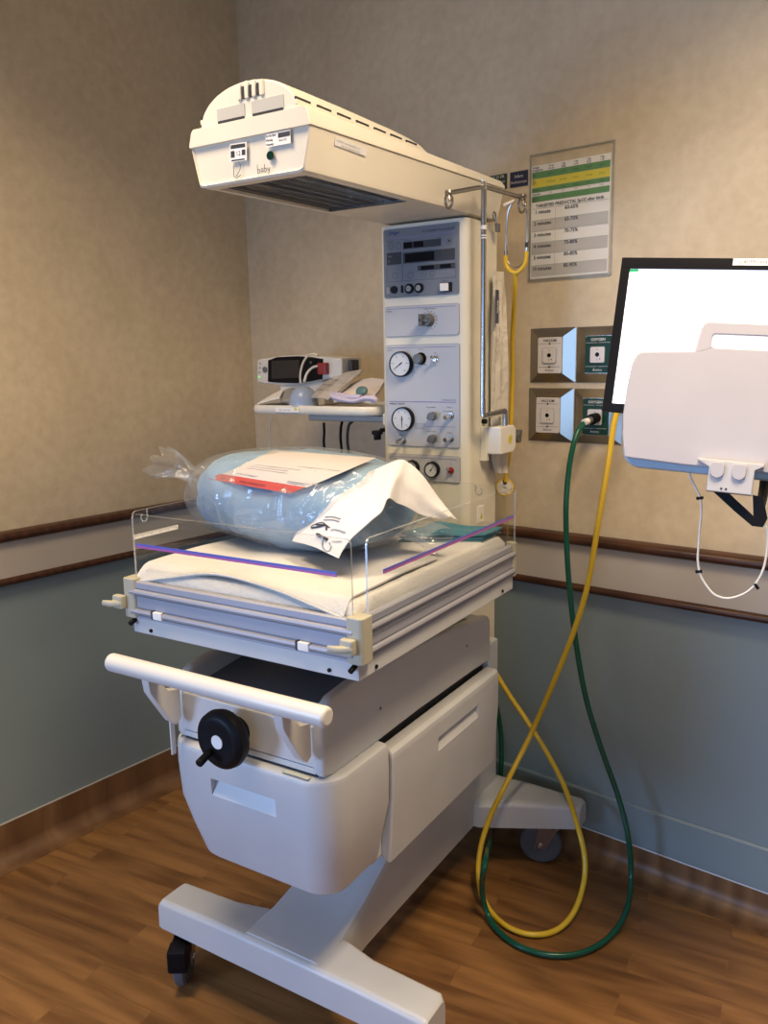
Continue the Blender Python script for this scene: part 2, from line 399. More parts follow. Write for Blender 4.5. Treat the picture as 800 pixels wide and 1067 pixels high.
def bumper(name, axis, z0, z1):
    """beige crash panel between two dark rounded wood strips"""
    m = MB()
    zs = [z0, z0+.027, z1-.034, z1]
    def prof(za, zb, d, n=8): return [(0, za)]+[(d*math.sin(PI*(k+.5)/n)**.6, za+(zb-za)*(.5-.5*math.cos(PI*(k+.5)/n))) for k in range(n)]+[(0, zb)]
    L = 3.75
    for pr, mt in ((prof(zs[2], zs[3], .034), MAHOG), (prof(zs[0], zs[1], .028), MAHOG), ([(0, zs[1]-.002), (.016, zs[1]-.002), (.016, zs[2]+.002), (0, zs[2]+.002)], BUMPER)):
        if axis == 'y': m.prism([(p[0], p[1]) for p in pr], -L, 0, mt, 'y')
        else: m.prism([(-p[0], p[1]) for p in pr], 0, 4.88, mt, 'x')
    return struct(name, m)
bumper('trim_1', 'y', .888, 1.057)
bumper('trim_2', 'x', .853, 1.029)
def cove(name, axis, h):
    m = MB(); R = .045
    pr = [(0, 0), (R+.02, 0), (R+.02, .0015)]+[(.004+R*(1-math.sin(a)), .0015+R*(1-math.cos(a))) for a in [PI/2*k/8 for k in range(1, 9)]]
    pr = [(0, 0), (R+.03, 0), (R+.03, .001)]+[(.005+R-R*math.sin(t), .001+R-R*math.cos(t)) for t in [PI/2*k/8 for k in range(9)]]+[(.005, h), (0, h)]
    if axis == 'y': m.prism(pr, -5.35, 0, COVE, 'y'); m.box((0, -5.35, h), (.006, 0, h+.003), BUMPER)
    else: m.prism([(-p[0], p[1]) for p in pr], 0, 4.88, COVE, 'x'); m.box((0, -.006, h), (4.88, 0, h+.004), PAPER)
    return struct(name, m)
cove('baseboard_left', 'y', .125)
cove('baseboard_back', 'x', .083)
m = MB(); m.prism([(0, .09), (-.009, .09), (-.009, .212), (-.004, .218), (0, .218)], 0, 4.88, DADO, 'x'); struct('trim_3', m)

# ceiling lamps (warm) and daylight
def ceiling_light(x, y, w, d, label, power, col):
    e = empty('ceiling_light', label, 'ceiling light', Matrix.Translation((x, y, RZ)))
    m = MB(Matrix.Translation((x, y, RZ)))
    for a, b in (((-w/2-.03, -d/2-.03), (w/2+.03, -d/2)), ((-w/2-.03, d/2), (w/2+.03, d/2+.03)), ((-w/2-.03, -d/2), (-w/2, d/2)), ((w/2, -d/2), (w/2+.03, d/2))):
        m.box((a[0], a[1], -.03), (b[0], b[1], -.001), WHITE)
    part('frame', m, e)
    m = MB(Matrix.Translation((x, y, RZ))); m.box((-w/2, -d/2, -.012), (w/2, d/2, -.004), pm('lamp_diffuser', (.9,.85,.75), .5, emit=col, estr=2.))
    part('diffuser', m, e)
    la = bpy.data.lights.new('lamp', 'AREA'); la.shape = 'RECTANGLE'; la.size = w; la.size_y = d; la.energy = power; la.color = col; la.spread = rad(135)
    lo = bpy.data.objects.new('lamp', la); COL.objects.link(lo); lo.location = (x, y, RZ-.035)
ceiling_light(2.3, -1.0, .55, .55, 'square ceiling light panel above the monitor side of the room', 43, (1., .78, .52))
ceiling_light(.95, -1.7, .55, .55, 'square ceiling light panel above the floor before the warmer', 29, (1., .78, .52))
la = bpy.data.lights.new('window_daylight', 'AREA'); la.shape = 'RECTANGLE'; la.size = WX1-WX0; la.size_y = WZ1-WZ0; la.energy = 50; la.color = (.42, .65, 1.)
lo = bpy.data.objects.new('window_daylight', la); COL.objects.link(lo); lo.location = ((WX0+WX1)/2, RY-.05, (WZ0+WZ1)/2); lo.rotation_euler = (Vector((2.3, 0., .7))-lo.location).to_track_quat('-Z', 'Y').to_euler()
la = bpy.data.lights.new('side_daylight', 'AREA'); la.shape = 'RECTANGLE'; la.size = VZ1-VZ0; la.size_y = VY1-VY0; la.energy = 54; la.color = (.36, .57, 1.)
lo = bpy.data.objects.new('side_daylight', la); COL.objects.link(lo); lo.location = (-.06, (VY0+VY1)/2, (VZ0+VZ1)/2); la.size = 1.35; la.size_y = 1.15; la.spread = rad(95)
lo.rotation_euler = (Vector((1.55, -1.0, .35))-lo.location).to_track_quat('-Z', 'Y').to_euler()     # skylight falls in at a downward slant
w = bpy.data.worlds.new('sky'); SC.world = w; w.use_nodes = True
bg = w.node_tree.nodes['Background']; bg.inputs[0].default_value = (.36, .56, 1., 1); bg.inputs[1].default_value = .6

# ------------------------------------------------------------------ infant warmer
W = empty('infant_warmer', 'tall cream and white hospital infant warmer with overhead heater hood, gauge column and drawer cart', 'infant warmer', WF)
# base: H-shaped foot with tapering arms and a rising centre beam
m = MB(WF)
def footarm(y0, y1, zt, hw, flip=1):
    """one transverse foot: front face at y0, thinner at both ends"""
    rings = []
    for x, k in ((-hw, .0), (-hw+.012, .75), (-.20, 1.), (-.12, 1.05), (.12, 1.05), (.20, 1.), (hw-.012, .75), (hw, .0)):
        z1 = zt-.012*(1-min(k, 1))-(abs(x) > .3)*.004; ya = y0+.004*(1-min(k,1)); yb = y1-.012*(1-min(k, 1))
        if abs(x) <= .2 and flip > 0: yb += (.2-abs(x))*.25
        rings.append([(x, ya, .150), (x, yb, .150), (x, yb, z1-.016), (x, yb-.004, z1-.006), (x, yb-.014, z1), (x, ya+.016, z1), (x, ya+.006, z1-.005), (x, ya+.001, z1-.014)])
    if flip < 0:      # rear foot: its front edge sweeps back towards the tips
        rings = [[(p[0], y1-(y1-(y0+y1-p[1]))*(1+max(0, .37-abs(p[0]))/.27*1.9), p[2]) for p in r] for r in rings]
    m.loft(rings, WHITE)
footarm(.083, .185, .232, .385)
footarm(1.03, 1.105, .232, .385, -1)
rings = []
for y, zt, hw in ((.10, .236, .125), (.2, .245, .112), (.30, .27, .106), (.45, .34, .104), (.62, .43, .103), (.80, .445, .103), (1.06, .445, .103)):
    rings.append([(-hw, y, .150), (hw, y, .150), (hw, y, zt-.03), (hw-.008, y, zt-.01), (hw-.028, y, zt), (-hw+.028, y, zt), (-hw+.008, y, zt-.01), (-hw, y, zt-.03)])
m.loft(rings, WHITE)
part('base', m, W, label='white H-shaped foot with four tapering arms')
def caster(x, y, ang, brake):
    """ang: yaw of the rolling direction in the warmer frame"""
    T = WF @ Matrix.Translation((x, y, 0)) @ Matrix.Rotation(ang, 4, 'Z')      # local x = rolling direction, y = axle
    m = MB(T); R = .066; off = -.025
    m.cyl((0, 0, .128), (0, 0, .151), .02, STEEL); m.cyl((0, 0, .124), (0, 0, .132), .03, STEEL)
    for s in (-1, 1): m.prism([(-.03, .128), (.03, .128), (off+.016, R-.012), (off-.016, R-.012)], s*.021-.002, s*.021+.002, STEEL, 'y', T=ID)
    m.box((-.032, -.022, .122), (.032, .022, .129), STEEL, .003)
    c = part('caster', m, W)
    w_ = MB(T); A = Matrix.Translation((off, 0, R)) @ Matrix.Rotation(PI/2, 4, 'X')
    w_.lathe([(R-.020, -.0145), (R-.006, -.0145), (R-.001, -.009), (R, 0), (R-.001, .009), (R-.006, .0145), (R-.020, .0145)], RUB, A)
    w_.lathe([(.012, -.017), (.014, -.0125), (R-.019, -.0125), (R-.019, -.0152), (R-.0195, .0152), (R-.019, .0125), (.014, .0125), (.012, .017)], RUBL, A)
    w_.lathe([(.006, -.027), (.009, -.024), (.009, .024), (.006, .027)], CHROME, A)
    part('wheel', w_, c)
    if brake:
        b_ = MB(T); b_.box((-.1, -.024, .075), (-.055, .024, .135), BLACK, .006); b_.box((-.06, -.02, .118), (.0, .02, .135), BLACK, .004); part('brake_pedal', b_, c)
caster(-.345, .135, rad(122), True)
caster(.345, .135, rad(118), True)
caster(.285, 1.055, rad(14), False)
caster(-.345, 1.05, rad(-30), False)

# lower cabinet: carcass, front drawer, side doors
m = MB(WF); m.box((-.192, .19, .446), (.192, .86, .700), WHITE, .01); m.box((-.18, .025, .68), (.18, .79, .76), DARK); m.box((-.198, .802, .60), (.198, .86, .778), WHITE, .008); part('cabinet_body', m, W)  # the dark core paints in the shade of the gap under the housing
m = MB(WF)
def ring_z(hw, y0, y1, r, z, rb=.012):
    return [(p[0], p[1], z) for p in rrect(-hw, y0, hw, y1, [rb, rb, r, r], 7)]
m.loft([ring_z(.165, .075, .2, .045, .443), ring_z(.185, .052, .218, .058, .447), ring_z(.193, .043, .224, .062, .457), ring_z(.209, .022, .226, .066, .53),
        ring_z(.224, .006, .228, .07, .60), ring_z(.226, .001, .228, .07, .68), ring_z(.225, .0, .228, .07, .722), ring_z(.222, .003, .226, .068, .732), ring_z(.212, .012, .22, .06, .737)], WHITE)
dr = part('drawer', m, W, label='white front drawer with rounded corners')
m = MB(WF); m.prism([(-.02, .629), (.0015, .629), (.022, .668), (.022, .674), (-.02, .674)], -.090, .087, WHITE, 'x'); carve(dr, [m])
m = MB(WF); m.prism([(.006, .637), (.0225, .6675), (.0235, .6675), (.007, .636)], -.0885, .0855, pm('recess_lit', (.78,.78,.77), .4), 'x')  # slope of the pull in a paler white, its lit look put into the colour
part('handle', m, dr, label='sloped face of the drawer finger pull with its lit tone painted in')
m = MB(WF); m.box((.105, .006, .7368), (.170, .018, .7375), PANB); m.box((.106, .0065, .7375), (.169, .0175, .7378), pm('pale_sticker', (.6,.62,.5), .5)); part('sticker', m, dr)
for s in (1, -1):
    m = MB(WF @ Matrix.Diagonal((s, 1, 1, 1)))
    pr = [(.19, .445), (.207, .435), (.214, .44), (.226, .60), (.227, .69), (.224, .704), (.216, .712), (.19, .712)]
    m.prism(pr, .236, .80, WHITE, 'y', bev=.007, seg=3)
    d = part('side_door', m, W)
    m = MB(WF @ Matrix.Diagonal((s, 1, 1, 1)))
    c_ = MB(WF @ Matrix.Diagonal((s, 1, 1, 1))); c_.prism([(.24, .620), (.225, .622), (.212, .650), (.212, .657), (.24, .657)], .446, .668, WHITE, 'y')
    if s < 0: bmesh.ops.reverse_faces(c_.bm, faces=c_.bm.faces[:])
    carve(d, [c_])
    m.prism([(.2205, .6305), (.2122, .6495), (.2115, .6495), (.2195, .6300)], .4475, .6665, MATS['recess_lit'], 'y')  # same lightened white: the lit slope of the door pull is coloured in
    part('handle', m, d)
# upper housing under the bed
SIDE = [(.018, .752), (.018, .835), (.022, .862), (.036, .884), (.06, .897), (.12, .903), (.2, .906), (.33, .903), (.46, .896), (.59, .884), (.74, .869), (.785, .862), (.80, .85), (.80, .73), (.70, .735), (.4, .738), (.245, .735), (.12, .733), (.05, .734), (.026, .740)]
m = MB(WF)
for s in (1, -1):
    m2 = [(p[0], p[1]) for p in SIDE]
    m.prism(m2, s*.172, s*.201, WHITE, 'x', bev=.009, seg=3)
m.box((-.18, .0185, .758), (.18, .036, .846), WHITE, .004)
m.box((-.18, .0195, .744), (.18, .036, .7575), WHITE, .002)
m.box((-.18, .70, .74), (.18, .79, .86), WHITE, .01)
part('upper_housing', m, W)
m = MB(WF); m.prism([(.040, .850), (.30, .876), (.74, .86), (.74, .80), (.040, .80)], -.174, .174, pm('dark_grey_tray', (.13,.14,.155), .4), 'x')
m.box((-.10, .30, .84), (.10, .62, .972), MATS['dark_grey_tray'], .01); part('lift_mechanism', m, W)
m = MB(WF); m.box((-.204, .0, .70), (-.199, .012, .79), WHITE, .001); part('side_strip', m, W)
for i, (px, py) in enumerate(((396, 738), (486, 673))):
    p = WX(px, py, .2005); m = MB(WF); m.cyl((.199, p.y, p.z), (.2025, p.y, p.z), .0035, STEEL, 12); part('screw', m, W)
# push handle
m = MB(WF); m.cyl((-.288, -.075, .926), (.285, -.075, .926), .0195, HANDLE, 28, bev=.008)
ph = part('push_handle', m, W)
for s in (-1, 1):
    m = MB(WF)
    m.prism([(-.086, .918), (-.066, .915), (-.03, .87), (.002, .862), (.002, .795), (-.012, .785), (-.03, .80), (-.062, .85), (-.08, .88)], s*.175-.011, s*.175+.011, HANDLE, 'x', bev=.004)
    part('bracket', m, ph)
# crank wheel
m = MB(WF); A = Matrix.Translation((0, -.045, .806)) @ Matrix.Rotation(PI/2, 4, 'X')
m.lathe([(.030, -.045), (.03, -.02), (.050, -.018), (.058, -.012), (.062, .0), (.060, .012), (.053, .019), (.044, .021), (.034, .019), (.018, .019)], BLACK, A, 40)
cw = part('crank_wheel', m, W)
m = MB(WF); m.lathe([(.0145, .018), (.0145, .0205), (.013, .021)], PAPER, A, 28); part('hub_cap', m, cw, label='white round hub cap')
m = MB(WF); ce = WY(207, 796, -.105); m.cyl((-.020, -.062, .782), ce, .0072, BLACK, 16, .0088, bev=.003); part('crank_handle', m, cw)

# bed: aluminium rails, skirt, corner blocks, acrylic sides
BW2, BD = .303, .722
m = MB(WF)
m.box((-BW2+.004, .004, .968), (BW2-.004, BD-.004, 1.012), WHITE, .003)
m.box((-.29, .012, .99), (.29, BD-.012, 1.03), WHITE)
part('bed_pan', m, W)
PROF = [(0, 1.004), (0, 1.0125), (-.006, 1.0145), (-.0075, 1.019), (-.006, 1.0235), (0, 1.0255), (0, 1.0565), (-.006, 1.0585), (-.0075, 1.063), (-.006, 1.0675), (0, 1.0695), (0, 1.084), (.003, 1.087), (.012, 1.087), (.012, 1.004)]
for nm, T, L0, L1 in (('front', WF, -BW2+.01, BW2-.01), ('right', WF @ Matrix.Translation((BW2, 0, 0)) @ Matrix.Rotation(PI/2, 4, 'Z'), .012, BD-.012),
                      ('rear', WF @ Matrix.Translation((0, BD, 0)) @ Matrix.Rotation(PI, 4, 'Z'), -BW2+.01, BW2-.01), ('left', WF @ Matrix.Translation((-BW2, BD, 0)) @ Matrix.Rotation(-PI/2, 4, 'Z'), .012, BD-.012)):
    m = MB(T); m.prism(PROF, L0, L1, ALU, 'x')
    for za, zb in ((1.0095, 1.0118), (1.0262, 1.0285), (1.0535, 1.0558), (1.0702, 1.0722)): m.box((L0, -.0008, za), (L1, .001, zb), ALUD)
    r_ = part('side_rail', m, W)
    if nm in ('front', 'right'):
        for x in ((-.21, .18) if nm == 'front' else ()):
            m = MB(T); m.box((x-.017, -.0085, 1.010), (x-.011, .0, 1.029), DARK); m.box((x-.012, -.0095, 1.011), (x+.014, .0, 1.028), PAPER, .002); part('clip', m, r_, label='small white clip')
    for x in (L0+.05, L1-.06):
        m = MB(T); m.cyl((x, .0045, .979), (x, .001, .979), .004, BLACK, 12); part('screw', m, r_)
for sx in (-1, 1):
    for yb in (0, BD):
        d = 1 if yb == 0 else -1
        m = MB(WF @ Matrix.Translation((sx*BW2, yb, 0)) @ Matrix.Diagonal((sx, d, 1, 1)))
        if yb: m.prism(rrect(-.02, -.002, .004, .02, .006), 1.003, 1.092, BEIGEP, 'z', bev=.003)
        else: m.prism(rrect(-.026, -.006, .012, .034, .009), 1.003, 1.092, BEIGEP, 'z', bev=.003)
        c = part('corner_block', m, W)
        m = MB(WF @ Matrix.Translation((sx*BW2, yb, 0)))
        if yb == 0:
            m.prism([(-.020, -.006), (-.004, -.008), (.0, -.02), (-.022, -.036), (-.046, -.036), (-.05, -.03), (-.03, -.022)], 1.030, 1.043, BEIGEP, 'z', bev=.004)
            m.prism(rrect(-.03, -.022, .0, -.004, .005), 1.024, 1.054, BEIGEP, 'z', bev=.004)
            part('latch', m, c)
            m = MB(WF @ Matrix.Translation((sx*BW2, yb, 0))); m.cyl((-.012-(sx<0)*-.024, -.012, .992), (-.012-(sx<0)*-.024, .006, .998), .0055, BLACK, 12); part('pin', m, c)
# acrylic panels
ZA0, ZA1 = 1.05, 1.234
def acr(T, L0, L1, hook=None):
    m = MB(T); out = rrect(L0, ZA0, L1, ZA1, [.012, .012, .002, .002], 4); b = bmesh.new()
    m.prism(out, -.0022, .0022, ACR, 'y')
    k = m.mi(ACRE)
    for f in m.bm.faces:
        if abs((T.to_3x3().inverted() @ f.normal).normalized().y) < .5: f.material_index = k
    p = part('acrylic_panel', m, W, label='clear acrylic side panel')
    if hook is not None:
        m = MB(T); pts = [(hook-.011, -.001, ZA1-.001), (hook-.009, -.001, ZA1-.008), (hook-.010, -.001, ZA1-.019), (hook-.004, -.001, ZA1-.027), (hook+.005, -.001, ZA1-.026), (hook+.009, -.001, ZA1-.018), (hook+.005, -.001, ZA1-.010)]
        m.tube(pts, .0017, ACRE, 6, 4); part('tube_slot', m, p, label='hook-shaped slot cut in the top edge')
    return p
pf = acr(WF @ Matrix.Translation((0, .010, 0)), -.285, .285, .232)
m = MB(WF); m.box((-.275, .0068, 1.1655), (.253, .0077, 1.1705), STRIPB); m.box((-.275, .0068, 1.161), (.253, .0077, 1.1655), STRIPM); part('scale_strip', m, pf, label='blue and magenta strip')
TR = WF @ Matrix.Translation((BW2+.002, 0, 0)) @ Matrix.Rotation(PI/2, 4, 'Z')
pr_ = acr(TR, .028, BD-.012)
m = MB(TR); m.box((.080, -.0035, 1.1610), (.695, -.0024, 1.1655), STRIPB); m.box((.080, -.0035, 1.1565), (.695, -.0024, 1.161), STRIPM); part('scale_strip', m, pr_, label='blue and magenta strip')
pl_ = acr(WF @ Matrix.Translation((-BW2-.002, BD, 0)) @ Matrix.Rotation(-PI/2, 4, 'Z'), .012, BD-.028, .66)
m = MB(WF @ Matrix.Translation((-BW2, 0, 0)) @ Matrix.Rotation(PI/2, 4, 'Z')); m.box((.022, -.0035, 1.1725), (.155, -.0028, 1.1825), PAPER)
for k in range(26): m.box((.024+k*.005, -.0039, 1.175 if k % 5 == 0 else 1.178), (.0248+k*.005, -.0036, 1.182), GREYD)
part('ruler', m, pl_, label='white ruler strip on the left panel')
pb_ = acr(WF @ Matrix.Translation((0, BD-.010, 0)), -.285, .285, .206)

# ------------------------------------------------------------------ column
CY0 = .800
m = MB(WF)
m.prism(rrect(-.139, CY0, .130, .985, [.006, .006, .024, .024], 6), .44, 1.906, CREAM, 'z', bev=.004)
m.box((-.10, .93, .44), (.10, .99, 1.90), CREAM)
co = part('column', m, W)
m = MB(WF); m.box((-.012, .84, 1.90), (.012, .87, 1.925), CREAM, .003); m.box((-.09, .90, 1.90), (.09, .97, 1.925), DARK); part('neck', m, W)  # cream stub; the dark block paints the shade of the gap below the hood
def panel(x0, z0, x1, z1, mat, name, label):
    m = MB(WF); m.prism(rrect(x0, z0, x1, z1, .006, 4), CY0-.0026, CY0+.002, GREYL, 'y'); m.prism(rrect(x0+.0012, z0+.0012, x1-.0012, z1-.0012, .005, 4), CY0-.0032, CY0, mat, 'y')
    return m
YF = CY0-.0036
TF = Matrix.Translation((0, YF, 0))
# heater control panel
m = panel(-.122, 1.7155, .107, 1.8955, PANB, '', '')
m.text('Dräger', -.104, 1.8845, .0125, INKB, TF, bold=True, squeeze=.95)
m.text('Air-Shields\u00ae Resuscitaire\u00ae', .095, 1.8810, .0088, INK, TF, 'RIGHT', squeeze=1.0)
m.quad(-.111, 1.8705, .096, 1.8722, INKP, YF)
for (x, z, r) in ((-.097, 1.851, .008), (-.074, 1.850, .008), (.079, 1.849, .0085), (-.087, 1.774, .0085), (-.038, 1.772, .0085), (.003, 1.772, .0075), (.028, 1.772, .0075)): m.ring(x, z, r, .0008, INK, YF)
m.disc(.079, 1.850, .0035, INK, YF); m.text('\u2022 \u2022', -.097, 1.851, .008, INK, TF, 'CENTER'); m.text('+', .003, 1.772, .008, INK, TF, 'CENTER'); m.text('-', .028, 1.772, .008, INK, TF, 'CENTER')
m.text('Man  Auto', -.108, 1.8625, .0045, INK, TF); m.text('Skin Temp', -.056, 1.8622, .0045, INK, TF); m.text('Time', .042, 1.8605, .0045, INK, TF)
for a in ((-.112, 1.758, .098, 1.7588), (-.112, 1.758, -.1112, 1.803), (.0972, 1.758, .098, 1.80), (-.0625, 1.758, -.0617, 1.803)): m.quad(*a, INK, YF)
m.text('Skin Temperature', -.11, 1.7450, .004, INK, TF); m.text('Heater', .06, 1.7510, .0042, INK, TF); m.text('O  I', .060, 1.7195, .005, INK, TF); m.text('Probe  Inputs', -.1, 1.7185, .004, INK, TF)
cp = part('heater_control_panel', m, W, label='grey-blue control panel at the top of the column')
m = MB(WF); m.box((-.059, YF-.001, 1.8400), (.054, YF, 1.8580), GREYD); m.box((-.057, YF-.0014, 1.842), (-.031, YF, 1.8565), BLACKG); m.box((-.027, YF-.0014, 1.842), (.003, YF, 1.8565), BLACKG)
part('display', m, cp, label='small upper readout')
m = MB(WF); m.box((-.111, YF-.001, 1.8030), (-.0655, YF, 1.8340), GREYD); m.box((-.060, YF-.001, 1.8030), (.095, YF, 1.8310), GREYD); m.box((-.053, YF-.0014, 1.8055), (.035, YF, 1.8280), BLACKG)
m.text('Temp', -.107, 1.825, .005, GREYL, Matrix.Translation((0, YF-.0015, 0))); m.text('Set', -.107, 1.812, .005, GREYL, Matrix.Translation((0, YF-.0015, 0)))
part('display', m, cp, label='wide dark temperature readout')
m = MB(WF); m.box((-.015, YF-.001, 1.7815), (.095, YF, 1.7945), GREYD); m.box((-.005, YF-.0014, 1.783), (.034, YF, 1.793), BLACKG); m.box((.052, YF-.0014, 1.783), (.084, YF, 1.793), BLACKG)
part('display', m, cp, label='narrow lower readout')
AX = lambda x, z, y=YF: Matrix.Translation((x, y, z)) @ Matrix.Rotation(PI/2, 4, 'X')
m = MB(WF); m.lathe([(.010, 0), (.010, .004), (.006, .004)], BLACK, AX(-.089, 1.737)); m.box((-.1125, YF-.0012, 1.7275), (-.1025, YF, 1.7445), GREYL); m.text('!', -.1075, 1.736, .010, INK, Matrix.Translation((0, YF-.0014, 0)), 'CENTER'); part('socket', m, cp)
m = MB(WF); m.box((-.0665, YF-.004, 1.728), (-.0615, YF, 1.7465), BLACK, .001); part('switch', m, cp)
for x in (-.041, -.011):
    m = MB(WF); m.lathe([(.0125, 0), (.0125, .006), (.0095, .0075)], BLACK, AX(x, 1.737)); m.lathe([(.008, .0072), (.0075, .0078)], GREYL, AX(x, 1.737)); m.text('mV' if x < -.02 else 'T\u00b0', x-.001, 1.737, .006, INK, Matrix.Translation((0, YF-.0085, 0)), 'CENTER'); part('socket', m, cp)
m = MB(WF); m.box((.052, YF-.003, 1.7225), (.087, YF, 1.7465), BLACK, .001); m.box((.0545, YF-.008, 1.725), (.078, YF-.002, 1.7445), PAPER, .001); part('power_switch', m, cp, label='white rocker power switch')
# blender panel
m = panel(-.121, 1.612, .107, 1.693, PANW, '', ''); m.quad(-.115, 1.6855, .096, 1.6868, INKP, YF); m.text('Blender', -.115, 1.680, .0055, INK, TF); m.text('Oxygen % Control', .001, 1.6822, .0048, INK, TF)
for k in range(9):
    a = rad(-70+k*24); m.quad(.018+.023*math.cos(a)-.0012, 1.652+.023*math.sin(a)-.0012, .018+.023*math.cos(a)+.0012, 1.652+.023*math.sin(a)+.0012, INK, YF)
bp_ = part('blender_panel', m, W, label='pale panel with one grey dial')
m = MB(WF); m.lathe([(.017, 0), (.017, .006), (.0145, .012), (.0145, .02)], KNOB, AX(.017, 1.652)); m.box((.003, YF-.034, 1.637), (.012, YF-.006, 1.668), KNOB, .002); m.box((.003, YF-.024, 1.646), (.028, YF-.010, 1.658), KNOB, .003)
m.disc(.0075, 1.652, .003, BLACK, YF-.0345); part('knob', m, bp_, label='grey oxygen dial knob')
# suction and airway panel
m = panel(-.120, 1.313, .108, 1.590, PANW, '', '')
m.quad(-.113, 1.5815, .096, 1.5828, INKP, YF); m.text('Suction', -.114, 1.5765, .0055, INK, TF)
m.quad(-.111, 1.4348, .098, 1.4368, INKP, YF); m.text('PRIMARY AIRWAY', -.110, 1.4295, .0062, INK, TF, bold=True); m.text('Air-Resuscitaire Flow', .097, 1.4415, .0048, INK, TF, 'RIGHT')
m.quad(-.030, 1.3690, .097, 1.3703, INKP, YF); m.text('Primary Airway', -.028, 1.3755, .005, INK, TF); m.text('Auxiliary Gas', -.028, 1.364, .005, INK, TF)
for t_, x, z in (('Vacuum', -.008, 1.577), ('On', .035, 1.566), ('Off', .035, 1.532), ('Increase', .002, 1.536), ('Min', -.022, 1.5305), ('Flow Litre/Min', .022, 1.4215), ('Primary', .078, 1.422), ('Connect Patient', .074, 1.412), ('Flow Litre/Min', .022, 1.356), ('To Patient', .077, 1.354), ('Pressure', -.072, 1.343)):
    m.text(t_, x, z, .0046, INK, TF, 'CENTER')
ap = part('suction_airway_panel', m, W, label='tall pale panel with two large gauges')
def gauge(x, z, R, par, needle, label):
    m = MB(WF); A = AX(x, z)
    m.lathe([(R, 0), (R, .012), (R-.001, .015), (R-.003, .0155), (R-.0035, .0125), (R-.0037, .0122)], BLACK, A, 36)
    T_ = Matrix.Translation((0, YF-.0128, 0)); m.disc(x, z, R-.0033, DIAL, YF-.0127)
    for k in range(21):
        a = rad(-50+k*14); r1 = R-.005; r0 = r1-(.004 if k % 4 == 0 else .002)
        b = bmesh.new(); t = Vector((math.cos(a), 0, math.sin(a))); q = Vector((-math.sin(a), 0, math.cos(a)))*.0003
        b.faces.new([b.verts.new(v) for v in (t*r0-q, t*r1-q, t*r1+q, t*r0+q)]); m.put(b, INK, Matrix.Translation((x, YF-.0129, z)))
    for k, s_ in enumerate(('0', '20', '40', '60', '80', '100')):
        a = rad(230-k*56); m.text(s_, x+(R-.0125)*math.cos(a), z+(R-.0125)*math.sin(a), R*.15, INK, T_, 'CENTER')
    g = part('gauge', m, par, label=label)
    m2 = MB(WF); a = rad(needle); t = Vector((math.cos(a), 0, math.sin(a))); q = Vector((-math.sin(a), 0, math.cos(a)))*R*.035
    b = bmesh.new(); b.faces.new([b.verts.new(v) for v in (t*-R*.25-q*1.4, t*R*.72-q*.4, t*R*.72+q*.4, t*-R*.25+q*1.4)])
    # needle and boss belong to the gauge face
    bm2 = MB(WF); bm2.put(b, INK, Matrix.Translation((x, YF-.0140, z))); bm2.lathe([(.002, .0125), (.002, .0148)], INK, A, 12)
    bmesh.ops.transform(bm2.bm, matrix=wm(g).inverted(), verts=bm2.bm.verts); me = g.data; bb = bmesh.new(); bb.from_mesh(me); t_ = bpy.data.meshes.new('n'); bm2.bm.to_mesh(t_); bm2.bm.free()
    ki = list(me.materials).index(INK)
    for p in t_.polygons: p.material_index = ki
    bb.from_mesh(t_); bb.to_mesh(me); bb.free(); bpy.data.meshes.remove(t_); return g
gauge(-.067, 1.538, .0345, ap, 215, 'large round suction gauge')
gauge(-.063, 1.388, .0335, ap, -90, 'large round airway pressure gauge')
def knob(x, z, r, d, par, mat=KNOB, label=None, wing=False):
    m = MB(WF); m.lathe([(r*.6, 0), (r*.6, d*.35), (r, d*.4), (r*.92, d), (r*.7, d*1.04)], mat, AX(x, z))
    if wing: m.box((x-r*1.15, YF-d*1.05, z-r*.35), (x+r*1.15, YF-d*.4, z+r*.35), mat, .002, T=Matrix.Translation((x, 0, z)) @ Matrix.Rotation(rad(-25), 4, 'Y') @ Matrix.Translation((-x, 0, -z)))
    return part('knob', m, par, label=label)
m = MB(WF); m.lathe([(.0165, 0), (.0165, .002), (.014, .002)], BLACK, AX(-.008, 1.552)); part('knob_ring', m, ap)
knob(-.011, 1.551, .0135, .020, ap, label='grey vacuum knob')
def toggle(x, z, par, mat=CHROME):
    m = MB(WF); m.lathe([(.009, 0), (.009, .003), (.006, .004), (.005, .008)], mat, AX(x, z)); m.cyl((x, YF-.006, z), (x-.001, YF-.022, z+.007), .0022, CHROME, 10, .0034); part('toggle_switch', m, par)
toggle(.036, 1.549, ap)
knob(.031, 1.398, .012, .020, ap, wing=True); knob(.031, 1.337, .012, .020, ap, wing=True)
for x, z in ((.079, 1.399), (.079, 1.339), (-.070, 1.329)):
    m = MB(WF); m.cyl((x+.003, YF, z), (x-.003, YF-.024, z-.003), .0055, CHROME, 14, .0065); m.lathe([(.009, 0), (.009, .003), (.005, .003)], STEEL, AX(x+.003, z)); part('hose_port', m, ap, label='small chrome port')
# gas supply panel
m = panel(-.118, 1.218, .109, 1.291, PANW, '', ''); m.quad(-.112, 1.2815, .098, 1.2828, INKP, YF); m.text('Gas Supply', -.112, 1.277, .0055, INK, TF)
m.text('Air', -.036, 1.2765, .0045, INK, TF, 'CENTER'); m.text('Oxygen', .028, 1.2765, .0045, INK, TF, 'CENTER'); m.text('On', .082, 1.27, .005, INK, TF, 'CENTER'); m.text('Off', .082, 1.2335, .005, INK, TF, 'CENTER')
gp = part('gas_supply_panel', m, W, label='low pale panel with two small gauges')
gauge(-.037, 1.253, .022, gp, 50, 'small round air gauge'); gauge(.027, 1.252, .022, gp, 50, 'small round oxygen gauge'); toggle(.082, 1.252, gp, REDP)
